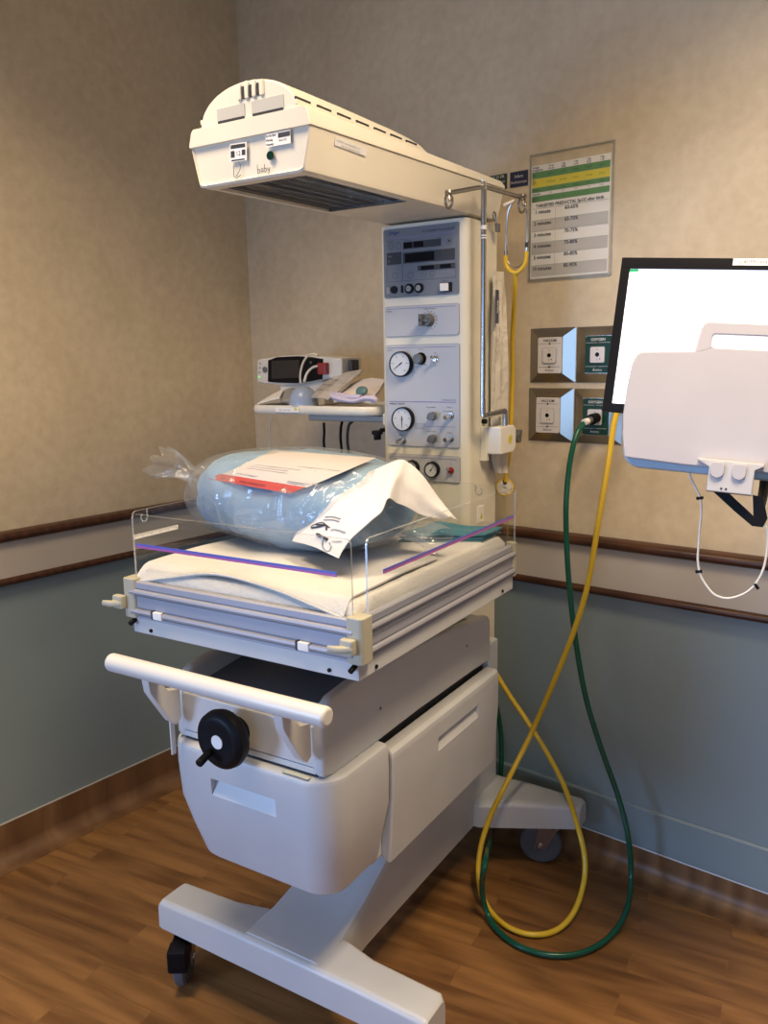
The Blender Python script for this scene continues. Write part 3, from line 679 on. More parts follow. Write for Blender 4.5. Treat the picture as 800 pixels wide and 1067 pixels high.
# decals low on the column side, warning triangle
TS = WF @ Matrix.Translation((.1315, 0, 0)) @ Matrix.Rotation(PI/2, 4, 'Z')
m = MB(TS); m.box((.862, -.001, 1.098), (.900, .002, 1.145), PAPER); b = bmesh.new(); b.faces.new([b.verts.new(v) for v in ((.872, -.0013, 1.108), (.892, -.0013, 1.108), (.882, -.0013, 1.127))]); m.put(b, YELP); m.text('!', .882, 1.115, .012, INK, Matrix.Translation((0, -.0016, 0)), 'CENTER')
part('warning_sticker', m, co, label='white sticker with yellow warning triangle')

# ------------------------------------------------------------------ heater hood
m = MB(WF)
def hood_ring(y, hb, ht, zb, zt, r=.012):
    return [(-hb+r, y, zb), (hb-r, y, zb), (hb-.003, y, zb+.003), (hb, y, zb+r), (ht, y, zt-.004), (ht-.003, y, zt), (-ht+.003, y, zt), (-ht, y, zt-.004), (-hb, y, zb+r), (-hb+.003, y, zb+.003)]
HB, HT = .134, .149
m2 = []
m2.append(hood_ring(.116, HB-.006, HT-.006, 1.904, 1.974)); m2.append(hood_ring(.111, HB-.002, HT-.002, 1.900, 1.976)); m2.append(hood_ring(.114, HB, HT, 1.898, 1.977))
# side walls run to the rear; the underside is open at the front and closed further back
b = bmesh.new()
HY1 = .985
def zt(y): return 1.977+.0*(y)+(.023)*(y-.11)/.87
def zb(y): return 1.896+(y-.11)*.022
rings = [hood_ring(y, HB, HT, zb(y), zt(y)) for y in (.114, .3, .53, .8, HY1-.006)]+[hood_ring(HY1, HB-.006, HT-.006, zb(HY1)+.005, zt(HY1)-.005)]
allr = [m2[0], m2[1]]+rings
n = len(allr[0]); V = [[b.verts.new(p) for p in r] for r in allr]
for i in range(len(V)-1):
    for k in range(n):
        if k == 0 and 2 <= i <= 3: continue      # open underside between y=.114 and .53
        b.faces.new((V[i][k], V[i][(k+1) % n], V[i+1][(k+1) % n], V[i+1][k]))
b.faces.new(V[0][::-1]); b.faces.new(V[-1])
bmesh.ops.recalc_face_normals(b, faces=b.faces[:]); m.put(b, HOODC)
# rim round the opening
yA, yB = .14, .53
m.box((-.122, .115, zb(.12)-.0005), (.122, yA, zb(.12)+.006), HOODC, .002)
for s in (-1, 1): m.prism([(yA-.02, zb(yA)+.0), (yB, zb(yB)+.0), (yB, zb(yB)+.006), (yA-.02, zb(yA)+.006)], s*.110, s*.124, HOODC, 'x')
hd = part('heater_hood', m, W, label='long cream overhead heater hood')
hl = MB(WF)   # lid with its lip and the dome
def lid_ring(y, ins, dz0=0., dz1=0.):
    w0, w1 = HT+.003-ins, HT-.003-ins
    return [(-w0, y, zt(y)-.002), (w0, y, zt(y)-.002), (w0, y, zt(y)+.004), (w1, y, zt(y)+.026+dz1), (w1-.006, y, zt(y)+.031+dz1), (-w1+.006, y, zt(y)+.031+dz1), (-w1, y, zt(y)+.026+dz1), (-w0, y, zt(y)+.004)]
LZ = lambda y: zt(y)+.031-.012*max(0, (y-.11)/.87)
def lid_ring2(y, ins):
    w0, w1 = HT+.003-ins, HT-.004-ins
    return [(-w0, y, zt(y)-.002), (w0, y, zt(y)-.002), (w0, y, zt(y)+.003), (w1, y, LZ(y)-.005), (w1-.006, y, LZ(y)), (-w1+.006, y, LZ(y)), (-w1, y, LZ(y)-.005), (-w0, y, zt(y)+.003)]
hl.loft([lid_ring2(.108, .002), lid_ring2(.112, 0), lid_ring2(.4, 0), lid_ring2(.7, 0), lid_ring2(HY1-.004, 0), lid_ring2(HY1, .004)], HOODC)
def dome_ring(y, rx, h, n=28):
    return [(rx*math.cos(PI*k/n), y, LZ(y)-.004+(h+.004)*math.sin(PI*k/n)**.92) for k in range(n+1)]
DR = [(.112, .117, .064), (.1135, .1195, .0665), (.118, .121, .068), (.20, .121, .068), (.30, .121, .067), (.42, .121, .064), (.50, .121, .062), (.56, .1205, .059), (.605, .119, .053), (.64, .113, .041), (.665, .103, .024), (.68, .092, .004)]
hl.loft([dome_ring(*a) for a in DR], HOODC)
# raised ribs at the crown of the front with dark slots between
for x in (-.014, .004, .022, .040): hl.box((x-.005, .107, 2.042), (x+.005, .128, 2.0745-abs(x-.008)*.12), HOODC, .003)
m = hl
for x in (-.005, .013, .031): m.box((x-.0035, .1105, 2.044), (x+.0035, .1125, 2.066), DARK)
for x0, x1 in ((-.074, -.004), (.014, .090)):
    m.box((x0, .1105, 2.0125), (x1, .1125, 2.036), pm('vent_shade', (.50,.49,.45), .5)); m.box((x0+.002, .1095, 2.0085), (x1-.002, .1125, 2.0135), DARK)
for k in range(7):       # side louvres
    y0 = .112+k*.0672
    for s in (1, -1):
        T_ = WF @ Matrix.Diagonal((s, 1, 1, 1)); mm = MB(T_)
        m.M = T_
        m.prism([(y0, LZ(y0)+.0155), (y0+.044, LZ(y0)+.0155), (y0+.046, LZ(y0)+.0205), (y0, LZ(y0)+.0205)], .1150, .1186, DARK, 'x')
        m.prism([(y0, LZ(y0)+.0075), (y0+.050, LZ(y0)+.0075), (y0+.050, LZ(y0)+.0155), (y0, LZ(y0)+.0155)], .1150, .1200, HOODC, 'x')
m.M = WF
ld = part('hood_lid', hl, hd, label='cream domed lid with dark vent slots')
# reflector, heater tube and wire guard seen from below
m = MB(WF); m.box((-.115, .13, 1.945), (.115, .54, 1.949), CHROME)
for s in (-1, 1): m.prism([(.13, 1.902), (.54, 1.908), (.54, 1.949), (.13, 1.949)], s*.113, s*.116, CHROME, 'x')
m.prism([(-.115, 1.905), (.115, 1.905), (.115, 1.949), (-.115, 1.949)], .13, .133, CHROME, 'y'); m.prism([(-.115, 1.908), (.115, 1.908), (.115, 1.949), (-.115, 1.949)], .537, .54, CHROME, 'y')
part('reflector', m, hd, label='shiny reflector inside the hood')
m = MB(WF)
for x in (-.05, .05): m.cyl((x, .15, 1.928), (x, .52, 1.932), .008, pm('heater_tube', (.12,.11,.12), .3), 14)
part('heating_element', m, hd)
m = MB(WF)
for k in range(30): y = .14+k*.0135; m.cyl((-.113, y, zb(y)+.009), (.113, y, zb(y)+.009), .0009, STEEL, 6)
for k in range(7): x = -.10+k*.0333; m.cyl((x, .135, zb(.13)+.0075), (x, .54, zb(.54)+.0075), .0014, STEEL, 6)
part('wire_guard', m, hd)
# stickers and writing on the hood front
YH = .1105
TH = Matrix.Translation((0, YH, 0))
m = MB(WF @ Matrix.Translation((-.024, YH-.0006, 1.950)) @ Matrix.Rotation(rad(2), 4, 'Y')); m.box((-.021, 0, -.016), (.021, .0008, .017), PAPER); m.quad(-.019, .008, .018, .015, GREYD, -.0004); m.text('12', 0, -.002, .012, INK, Matrix.Translation((0, -.0004, 0)), 'CENTER'); m.quad(-.019, -.008, -.009, .004, GREYD, -.0004); m.quad(.009, -.006, .018, .004, INK, -.0004); m.quad(-.018, -.0145, .016, -.012, GREYD, -.0004)
part('sticker', m, hd, label='crooked barcode sticker')
m = MB(WF @ Matrix.Translation((.073, YH-.0004, 1.961))); m.box((-.028, 0, -.012), (.031, .0006, .012), PAPER)
for k, t_ in enumerate(('Do Not Block', 'Warming', 'Frequency')): m.text(t_, -.027, .0075-k*.0075, .006, INK, Matrix.Translation((0, -.0003, 0)), bold=True, squeeze=.7)
m.quad(.002, .001, .030, .0095, INK, -.0003); m.text('00421760', .003, -.004, .0048, GREYD, Matrix.Translation((0, -.0003, 0)))
part('sticker', m, hd, label='white three-line sticker with barcode')
m = MB(WF @ TH); m.lathe([(.0082, -.001), (.0082, .0008), (.007, .0012)], pm('dark_green_lens', (.005,.03,.02), .2), Matrix.Translation((.054, 0, 1.934)) @ Matrix.Rotation(PI/2, 4, 'X')); part('indicator', m, hd, label='small dark green lens')
m = MB(WF @ Matrix.Translation((0, YH-.0006, 0)))
def scribble(s_, x0, z0, sc_, w_=.0006):
    for st in s_: m.tube([(x0+a*sc_, 0, z0+b_*sc_) for a, b_ in st], w_, GREYD, 5, 4)
scribble([[(0, 2.2), (.1, 0), (.5, -.1), (.9, .4), (.6, .9), (.1, .6)], [(2, .9), (1.5, .9), (1.3, .4), (1.6, 0), (2, .3), (2, .9), (2.1, 0)], [(2.6, 2), (2.6, 0), (3.1, 0), (3.3, .5), (3, .9), (2.6, .6)], [(3.7, .9), (3.9, .3), (4.2, .2)], [(4.5, .9), (4.2, .1), (3.9, -.8)]], .022, 1.907, .0068)
part('handwriting', m, hd, label='scrawled pen writing reading baby')
m = MB(WF @ Matrix.Translation((0, YH-.0006, 0)))
scribble([[(0, 1.5), (.2, -2), (2.2, -.6), (3, 1.2), (2.2, 2.4)], [(0.8, -2.6), (3, -1.5)]], -.038, 1.918, .006)
part('handwriting', m, hd, label='looped pen scrawl under the sticker')
TSH = WF @ Matrix.Translation((HT-.001, 0, 0)) @ Matrix.Rotation(PI/2, 4, 'Z') @ Matrix.Rotation(rad(-1.3), 4, 'Y')
TSH = WF @ Matrix.Translation((.1466, .192, 1.9615)) @ Matrix.Rotation(PI/2, 4, 'Z') @ Matrix.Rotation(rad(11), 4, 'X')
m = MB(TSH); m.box((0, -.0008, -.006), (.11, .0, .008), pm('pale_label', (.74,.74,.76), .4)); m.text('WARNING: do not place objects here', .004, .003, .0052, GREYL, Matrix.Translation((0, -.0011, 0))); m.text('refer to the operating instructions', .02, -.003, .0048, GREYL, Matrix.Translation((0, -.0011, 0)))
part('warning_label', m, hd, label='small white text label on the hood side')

# ------------------------------------------------------------------ drip pole in its clamp on the column side
PXx = .178
cl0 = WX(510, 442, .165)
M_ = WF @ Matrix.Translation((.165, .90, 1.28))
ip = empty('drip_pole', 'thin chrome pole with two curled hooks clamped to the column side', 'pole', M_)
p_b = WX(526, 442, PXx); p_j = WX(526, 428, PXx); p_k = WX(503, 431, PXx); p_t = WX(508, 196, PXx)
m = MB(WF)
pole = [(PXx, p_b.y, p_b.z-.04), (PXx, p_b.y, p_j.z-.012), (PXx, p_b.y-.004, p_j.z-.003), (PXx, p_b.y-.014, p_j.z), (PXx, p_k.y+.016, p_k.z-.006), (PXx, p_k.y+.004, p_k.z), (PXx, p_k.y, p_k.z+.012), (PXx, p_k.y, 1.6), (PXx, p_k.y, p_t.z+.004)]
m.tube(pole, .0072, pm('pole_steel', (.42,.42,.43), .22, 1.), 14, 4); part('pole', m, ip)
m = MB(WF); bar0 = WX(467.5, 202, PXx-.055); bar1 = WX(544, 207.5, PXx+.05)
top = Vector((PXx, p_k.y, p_t.z))
d1 = (Vector((.62, .78, 0))).normalized()
a0 = WX(467.5, 201, .166); a1 = WX(544, 206, .215)
m.tube([a0, top, a1], .0055, STEEL, 12, 1); m.lathe([(.0075, -.008), (.0075, .01), (.004, .012)], CHROME, Matrix.Translation(top))
m.tube([top+Vector((0, 0, .008)), top+Vector((-.004, -.004, .018))], .002, CHROME, 8, 1)
def curl(c, ax, r, dz):
    P = []
    for k in range(20):
        a = PI*.5-k*.42; s_ = .6+.4*k/19; P.append(c+Vector((0, 0, -r*1.0+dz))+ax*math.cos(a)*r*.75*s_+Vector((0, 0, 1))*math.sin(a)*r*s_+ax.cross(Vector((0, 0, 1)))*(k*.0007-.006))
    m.tube(P, .0033, STEEL, 8, 2)
curl(a0, Vector((.85, -.52, 0)), .019, 0); curl(a1, Vector((.85, -.52, 0)), .021, 0)
m.lathe([(.008, -.006), (.010, 0), (.008, .006)], STEEL, Matrix.Translation(a0)); m.lathe([(.010, -.007), (.013, 0), (.010, .007)], STEEL, Matrix.Translation(a1+Vector((0, 0, .002))))
part('hook_bar', m, ip, label='dull steel cross bar with curled hooks')
for zz in (1.868, 1.852, 1.846):
    m = MB(WF); m.cyl((PXx, p_k.y, zz), (PXx, p_k.y, zz+(.010 if zz > 1.86 else .003)), .0082, TUBEW, 14); part('collar', m, ip)
m = MB(WF); y0, y1 = p_b.y-.055, p_b.y+.052
c_z0, c_z1 = p_b.z-.079, p_b.z-.004
m.prism(rrect(y0, c_z0, y1, c_z1, [.022, .004, .004, .022], 6), .150, .190, pm('clamp_white', (.82,.80,.74), .35), 'x', bev=.004)
m.prism([(y0-.006, c_z0-.018), (y0+.012, c_z0-.018), (y0+.014, c_z1), (y0-.004, c_z1)], .1305, .151, CREAM, 'x', bev=.002)
cb = part('clamp', m, ip, label='white rounded clamp body')
m = MB(WF @ Matrix.Translation((.1905, (y0+y1)/2+.01, (c_z0+c_z1)/2)) @ Matrix.Rotation(PI/2, 4, 'Z')); m.lathe([(.0125, 0), (.0125, .0008)], YELP, Matrix.Rotation(PI/2, 4, 'X')); m.text('2', 0, 0, .012, INK, Matrix.Translation((0, -.0012, 0)), 'CENTER', bold=True); part('sticker', m, cb, label='round yellow sticker')
m = MB(WF); zc = (c_z0+c_z1)/2-.002; m.cyl((.17, y1, zc), (.17, y1+.04, zc), .004, BLACK, 10); m.prism([(y1+.032, zc-.006), (y1+.055, zc-.018), (y1+.068, zc-.018), (y1+.078, zc+.018), (y1+.062, zc+.019), (y1+.05, zc+.007), (y1+.032, zc+.006)], .162, .178, KNOB, 'x', bev=.003); part('clamp_knob', m, cb, label='grey wing knob')
for zz in (c_z1+.014, c_z0-.008):
    m = MB(WF); m.cyl((.128, y0+.012, zz), (.142, y0+.012, zz), .007, BLACK, 12); part('screw', m, cb)

# packet hanging beside the column
m = MB(WF)
def pk(px, py, x=.155): return WX(px, py, x)
rows = []
for i, (l, r, y) in enumerate(((516, 527, 283), (515.5, 527, 300), (515, 527, 340), (515, 527.5, 380), (515.5, 528, 420), (516, 529, 455), (517, 530, 478), (519, 531, 493))):
    A = pk(l, y); B = pk(r, y); rows.append([(.155+.006*math.sin(k*1.9+i*.9), A.y+(B.y-A.y)*k/6, A.z+(B.z-A.z)*k/6) for k in range(7)])
rows2 = [[(p[0]-.010-.004*math.sin(j*2.), p[1], p[2]) for j, p in enumerate(r)][::-1] for r in rows]
m.loft([r+q for r, q in zip(rows, rows2)], pm('pouch_paper', (.66,.62,.54), .5, bump=.6, bscale=40))
T_ = WF @ Matrix.Translation((.1665, 0, 0)) @ Matrix.Rotation(PI/2, 4, 'Z')
a = pk(517.5, 302, .1665); b_ = pk(517.5, 337, .1665)
hp = empty('catheter_packet', 'long narrow clear and paper packet with dark blue label hanging beside the column', 'packet', WF @ Matrix.Translation((.155, .97, 1.25)))
part('pouch', m, hp)
m = MB(T_); m.box((a.y-.008, -.001, b_.z), (a.y+.012, .0, a.z), NAVY); m.text('Airlife', 0, 0, .014, PAPER, Matrix.Translation((a.y+.003, -.0015, (a.z+b_.z)/2)) @ Matrix.Rotation(PI/2, 4, 'Y'), 'CENTER')
m.text('TrachCare Suction Catheter', 0, 0, .010, INK, Matrix.Translation((a.y+.018, -.0012, (a.z+b_.z)/2-.02)) @ Matrix.Rotation(PI/2, 4, 'Y'), 'CENTER')
for k in range(4): m.text(('STERILE  Single Use Only', 'REF 4896   8 Fr / Ch', 'Do not reuse if open', 'LOT 60312')[k], 0, 0, .007, INK, Matrix.Translation((a.y-.006+k*.008, -.0012, b_.z-.07)) @ Matrix.Rotation(PI/2, 4, 'Y'), 'CENTER')
part('label', m, hp, label='dark blue label with small print')
m = MB(WF); h0 = pk(516, 228, .15); m.tube([h0+Vector((0, -.012, .0)), h0+Vector((0, -.014, .012)), h0+Vector((0, -.004, .016)), h0+Vector((0, .002, .006)), h0+Vector((0, .004, -.012))], .0022, STEEL, 8, 5); q = pk(518, 237, .15); m.box((.146, q.y-.008, q.z-.012), (.155, q.y+.010, q.z+.010), STEEL, .002); m.cyl((.128, h0.y-.008, h0.z-.002), (.151, h0.y-.008, h0.z-.002), .003, STEEL, 8)
part('hanging_clip', m, hp, label='small brass-brown clip')

# stethoscope on the right hook
hk = a1+Vector((.0, .0, -.02))
def WYp(px, py, y): return WY(px, py, y)
ys = hk.y+.006
st = empty('stethoscope', 'yellow-tubed infant stethoscope hanging from the drip pole hook', 'stethoscope', WF @ Matrix.Translation((WY(528, 508, ys).x, ys, WY(528, 508, ys).z-.03)))
m = MB(WF)
L = [(536, 209), (532, 214), (529, 222), (527.5, 240), (527, 258), (527, 266)]
R_ = [(544, 212), (548, 218), (549.5, 228), (549.5, 240), (549, 254), (548, 262)]
m.tube([WY(*p, ys) for p in L], .0028, CHROME, 10, 5); m.tube([WY(*p, ys+.008) for p in R_], .0028, CHROME, 10, 5)
m.tube([WY(*p, ys+.003) for p in ((527, 262), (529, 272), (534, 278), (540, 278), (545, 273), (548, 263))], .0015, STEEL, 6, 4)
part('ear_tubes', m, st, label='thin chrome ear tubes')
m = MB(WF); A = WY(536, 209, ys); B = WY(525, 214.5, ys); m.cyl(A, B, .0035, PAPER, 12, .006, bev=.002); A = WY(543, 212, ys+.008); m.cyl(A, A+Vector((.012, -.006, .006)), .0035, PAPER, 12, .006, bev=.002); part('ear_tip', m, st, label='white ear tips')
m = MB(WF)
for p in ((527, 264), (548.5, 255)): c = WY(*p, ys+.003); m.cyl(c+Vector((0, 0, .006)), c-Vector((0, 0, .006)), .0045, GREYD, 10)
m.tube([WY(*p, ys) for p in ((526.5, 266), (527, 276), (531, 282), (536.5, 284.5), (542, 281.5), (547, 274), (548.5, 262))], .0058, HYEL, 12, 6)
yy = ys
m.tube([WY(p[0], p[1], p[2]) for p in ((536.5, 284, ys), (536.5, 300, ys+.02), (535, 330, ys+.07), (533.5, 360, ys+.11), (534, 390, ys+.14), (533, 420, ys+.15), (532, 450, ys+.15), (530, 475, ys+.15), (527.5, 492, ys+.15), (526.5, 502, ys+.15))], .0064, HYEL, 12, 5)
part('yellow_tubing', m, st)
m = MB(WF); cb_ = WY(525.5, 508, ys+.15); vd = (WI.to_3x3() @ (CAM-(WF @ cb_))).normalized()
T_ = Matrix.Translation(cb_) @ (vd+Vector((.2, 0, .25))).normalized().to_track_quat('Z', 'Y').to_matrix().to_4x4()
m.lathe([(.012, -.012), (.022, -.008), (.0245, 0), (.024, .002)], STEEL, T_, 32); m.lathe([(.0255, -.003), (.028, .0), (.0255, .003), (.0235, .003), (.0225, .001)], HYEL, T_, 32); m.lathe([(.0225, .0015), (.005, .0020)], pm('diaphragm', (.45,.42,.42), .3), T_, 32)
m.tube([cb_+vd*.0-Vector((.02, 0, -.012)), cb_-Vector((.03, 0, -.004)), cb_-Vector((.034, 0, .008)), cb_-Vector((.028, 0, .02)), cb_-Vector((.016, 0, .024))], .0028, HYEL, 8, 5)
part('chest_piece', m, st, label='round chest piece with yellow rim')

# ------------------------------------------------------------------ side shelf with the saturation monitor
m = MB(WF)
m.prism(rrect(-.615, .80, -.165, 1.06, [.03, .03, .03, .05], 6), 1.398, 1.412, TRAYC, 'z', bev=.003)
P = rrect(-.615, .80, -.165, 1.06, [.03, .03, .03, .05], 6)
m.tube([(p[0], p[1], 1.4065) for p in P], .008, TRAYC, 10, 1, close=True, flat=1.7)
sh = part('side_shelf', m, W, label='cream accessory tray on the left of the column')
m = MB(WF); q = WY(294, 427, .79); m.box((-.515, .7905, 1.400), (-.425, .7925, 1.414), PAPER); m.text('Max. load 5 kg', -.50, 1.407, .007, GREYL, Matrix.Translation((0, .790, 0))); b = bmesh.new(); b.faces.new([b.verts.new(v) for v in ((-.444, .790, 1.406), (-.430, .790, 1.406), (-.437, .790, 1.4185))]); m.put(b, YELP)
part('sticker', m, sh, label='small white load sticker with yellow triangle')
m = MB(WF); m.box((-.43, .84, 1.372), (-.13, .98, 1.392), pm('arm_grey', (.40,.39,.37), .5), .006); m.box((-.155, .83, 1.365), (-.131, .97, 1.40), CREAM, .003); part('shelf_arm', m, W)
m = MB(WF); m.cyl((-.155, .82, 1.352), (-.155, .85, 1.352), .006, BLACK, 10); m.box((-.175, .80, 1.340), (-.15, .825, 1.352), BLACK, .003); m.box((-.168, .80, 1.325), (-.157, .825, 1.345), BLACK, .002); part('shelf_clamp', m, W)

YM = .93
def MY(px, py, y=YM): return WY(px, py, y)
mo = empty('pulse_oximeter', 'low rounded cream pulse oximeter with black screen on the side shelf', 'patient monitor', WF @ Matrix.Translation((-.55, YM+.06, 1.43)))
c8 = lambda x, y: (240+x/4.706, 350+y/4.706)
body = [(130, 118), (150, 112), (180, 108), (250, 97), (330, 93), (400, 97), (470, 103), (545, 110), (546, 200), (500, 207), (420, 225), (340, 240), (300, 242), (230, 240), (170, 236), (140, 232), (128, 222)]
m = MB(WF); P = [MY(*c8(*p)) for p in body]; m.prism([(p.x, p.z) for p in P], YM, YM+.11, MONW, 'y', bev=.006, seg=3)
q0 = MY(*c8(300, 250)); m.box((q0.x-.06, YM+.01, 1.412), (q0.x+.12, YM+.10, q0.z+.025), MONW, .01)
part('housing', m, mo)
m = MB(WF); P = [MY(*c8(*p)) for p in [(187, 120), (230, 104), (330, 99), (400, 104), (455, 113), (452, 212), (400, 222), (330, 232), (240, 230), (186, 225)]]
m.prism([(p.x, p.z) for p in P], YM-.003, YM+.002, BLACKG, 'y', bev=.001); P = [MY(*c8(*p)) for p in [(205, 122), (340, 118), (340, 205), (205, 210)]]; m.prism([(p.x, p.z) for p in P], YM-.0036, YM, pm('dead_lcd', (.012,.014,.02), .08), 'y'); part('screen', m, mo)
m = MB(WF); q = MY(*c8(171, 165)); m.lathe([(.009, 0), (.009, .004), (.006, .006)], KNOB, Matrix.Translation((q.x, YM, q.z)) @ Matrix.Rotation(PI/2, 4, 'X')); part('dial', m, mo)
for k in range(4):
    m = MB(WF); q = MY(*c8(146-k*1.5, 135+k*22)); m.box((q.x-.003, YM-.002, q.z-.003), (q.x+.003, YM+.001, q.z+.003), GREYL if k < 3 else pm('green_led', (.1,.5,.1), .3, emit=(.2,1,.2), estr=1.), .001); part('button', m, mo)
m = MB(WF); q = MY(*c8(398, 130)); m.lathe([(.004, 0), (.004, .002)], KNOB, Matrix.Translation((q.x, YM-.003, q.z)) @ Matrix.Rotation(PI/2, 4, 'X')); part('button', m, mo)
m = MB(WF); q = MY(*c8(562, 150)); m.box((q.x-.005, YM+.03, q.z-.02), (q.x+.005, YM+.07, q.z+.02), GREYD, .002); part('side_vent', m, mo)
m = MB(WF); q = MY(*c8(466, 160)); m.box((q.x-.017, YM-.02, q.z-.018), (q.x+.014, YM+.001, q.z+.018), REDP, .003); m.box((q.x-.022, YM-.018, q.z-.012), (q.x-.016, YM-.004, q.z+.014), BLACK, .002)
m.tube([(q.x-.018, YM-.012, q.z+.004), MY(*c8(430, 148), YM-.014), MY(*c8(400, 158), YM-.03), MY(*c8(375, 185), YM-.05), MY(*c8(362, 225), YM-.06)], .004, TUBEW, 10, 6)
m.cyl((q.x-.018, YM-.012, q.z+.004), MY(*c8(425, 150), YM-.016), .0055, BLACK, 10)
solo('sensor_cable', m, 'white sensor lead with red plug in the pulse oximeter', 'cable')
m = MB(WF); m.tube([MY(*c8(*p), YM-.035) for p in ((430, 96), (405, 89), (380, 98), (360, 125), (348, 160), (343, 195), (344, 232))], .0036, pm('cream_lead', (.66,.60,.46), .4), 10, 5); solo('probe_lead', m, 'cream lead looping over the front of the pulse oximeter screen', 'cable')
# things lying in the tray
m = MB(WF); c = WY(*c8(358, 285), .84); T_ = Matrix.Translation((c.x, .84, 1.414)); m.lathe([(.040, .0), (.041, .012), (.038, .03), (.030, .045), (.017, .054), (.004, .058)], BGREY, T_ @ Matrix.Scale(1.08, 4), 28); m.lathe([(.043, 0), (.046, .004), (.043, .009)], BGREY, T_, 28)
solo('face_mask', m, 'small blue-grey dome-shaped silicone mask in the cream tray', 'mask')
def sheet(name, corners, label, cat, mat, thick=.0018, bend=0., text=None, n=8, extra=None):
    """thin curved sheet through four warmer-frame corners a b c d"""
    a, b, c, d = [Vector(v) for v in corners]; nn = (b-a).cross(d-a).normalized()
    top = [[a.lerp(b, i/n).lerp(d.lerp(c, i/n), j/n)+nn*bend*math.sin(PI*i/n)*(.6+.4*math.sin(2.2*j/n))+nn*.25*bend*noise.noise(Vector((i*.6, j*.6, 1))) for i in range(n+1)] for j in range(n+1)]
    m = MB(WF); bm_ = bmesh.new(); A = [[bm_.verts.new(p) for p in r] for r in top]; B = [[bm_.verts.new(p-nn*thick) for p in r] for r in top]
    for j in range(n):
        for i in range(n): bm_.faces.new((A[j][i], A[j][i+1], A[j+1][i+1], A[j+1][i])); bm_.faces.new((B[j][i], B[j+1][i], B[j+1][i+1], B[j][i+1]))
    for i in range(n):
        for (q1, q2, r1, r2) in ((A[0][i], A[0][i+1], B[0][i], B[0][i+1]), (A[n][i+1], A[n][i], B[n][i+1], B[n][i]), (A[i+1][0], A[i][0], B[i+1][0], B[i][0]), (A[i][n], A[i+1][n], B[i][n], B[i+1][n])): bm_.faces.new((q1, r1, r2, q2))
    bmesh.ops.recalc_face_normals(bm_, faces=bm_.faces[:]); m.put(bm_, mat)
    if text:
        for (t_, u, v, s_, mm) in text:
            ex = (b-a).normalized(); ey = (d-a).normalized(); T_ = Matrix.Identity(4)
            for r in range(3): T_[r][0] = ex[r]; T_[r][1] = -nn[r]; T_[r][2] = ey[r]
            p = a.lerp(b, u).lerp(d.lerp(c, u), v)+nn*(bend*math.sin(PI*u)*(.6+.4*math.sin(2.2*v))+.0012)
            for r in range(3): T_[r][3] = p[r]
            if t_ == '#': m.quad(-s_[0], -s_[1], s_[0], s_[1], mm, 0, T_)
            else: m.text(t_, 0, 0, s_, mm, T_, 'CENTER')
    if extra: extra(m)
    return solo(name, m, label, cat)
# printed packets in the tray
def TP(x, y, yy): return WY(*c8(x, y), yy)
sheet('instruction_card', [TP(130, 332, .83), TP(240, 302, .84), TP(262, 262, .95), TP(185, 298, .95)], 'cream folded card at the left end of the tray', 'card', PAPER, .003, .002)
sheet('tubing_packet', [TP(250, 318, .835), TP(345, 322, .835), TP(335, 262, .91), TP(268, 262, .92)], 'grey clear-fronted packet lying between the card and the mask', 'packet', pm('grey_pouch', (.33,.32,.30), .35, bump=.5, bscale=30), .006, .006)
sheet('printed_packet', [TP(395, 300, .82), TP(480, 310, .82), TP(650, 165, .93), TP(470, 212, .95)], 'grey printed packet leaning diagonally out of the tray', 'packet', pm('grey_print_pouch', (.46,.42,.38), .4, bump=.5, bscale=25, var=.2, vscale=30), .004, .006,
      [('SIZE 1  MASK', .5, .25, .012, INK), ('SINGLE USE', .5, .45, .012, GREYD), ('STERILE', .55, .65, .012, GREYD)])
sheet('mask_packet', [TP(505, 312, .825), TP(690, 318, .83), TP(760, 215, .93), TP(590, 235, .95)], 'white packet with a dark green oval in the right end of the tray', 'packet', pm('white_pouch', (.72,.64,.60), .4, bump=.4, bscale=25), .01, .012)
m = MB(WF); q = TP(646, 272, .835); m.lathe([(.016, 0), (.0165, .004), (.014, .008), (.006, .010)], pm('teal_disc', (.07,.15,.16), .35), Matrix.Translation(q) @ Matrix.Rotation(rad(60), 4, 'X') @ Matrix.Diagonal((1.2, .9, 1, 1)), 24); solo('valve_cap', m, 'dark teal oval cap lying on the white packet in the tray', 'cap')
m = MB(WF); m.tube([TP(500, 292, .812), TP(512, 300, .81), TP(545, 310, .808), TP(580, 318, .806), TP(620, 318, .806), TP(660, 306, .806), TP(700, 308, .81), TP(715, 318, .815)], lambda t: .0095+.002*math.sin(t*9), LAV, 12, 5, flat=.8)
m.tube([TP(500, 286, .822), TP(530, 290, .82), TP(580, 300, .818), TP(640, 300, .818)], .008, LAV, 10, 5)
solo('lavender_cloth', m, 'lavender rolled cloth along the front of the tray', 'cloth')
# leads below the shelf
for i, (pts, r, mt, lb) in enumerate(((((205, 388), (200, 420), (193, 455), (195, 490), (192, 560), (190, 640)), .0016, TUBEW, 'thin grey lead hanging from the left end of the tray'),
        (((458, 425), (460, 470), (458, 520), (462, 570), (462, 640)), .0042, BLACK, 'black hose straight below the middle of the tray'),
        (((548, 420), (542, 450), (540, 500), (545, 560), (548, 640)), .0042, BLACK, 'black hose left of the grey-black curved one below the tray'),
        (((600, 418), (582, 435), (575, 470), (574, 520), (580, 570), (585, 640)), .0046, pm('charcoal_hose', (.03,.035,.04), .4), 'curved charcoal hose nearest the column below the tray'))):
    m = MB(WF); m.tube([WY(*c8(*p), .90) for p in pts]+[WY(*c8(pts[-1][0]+6, 760), .93)+Vector((0, .0, -.2))], r, mt, 8, 5); solo('hanging_hose', m, lb, 'hose', 'leads and hoses hanging below the side shelf')

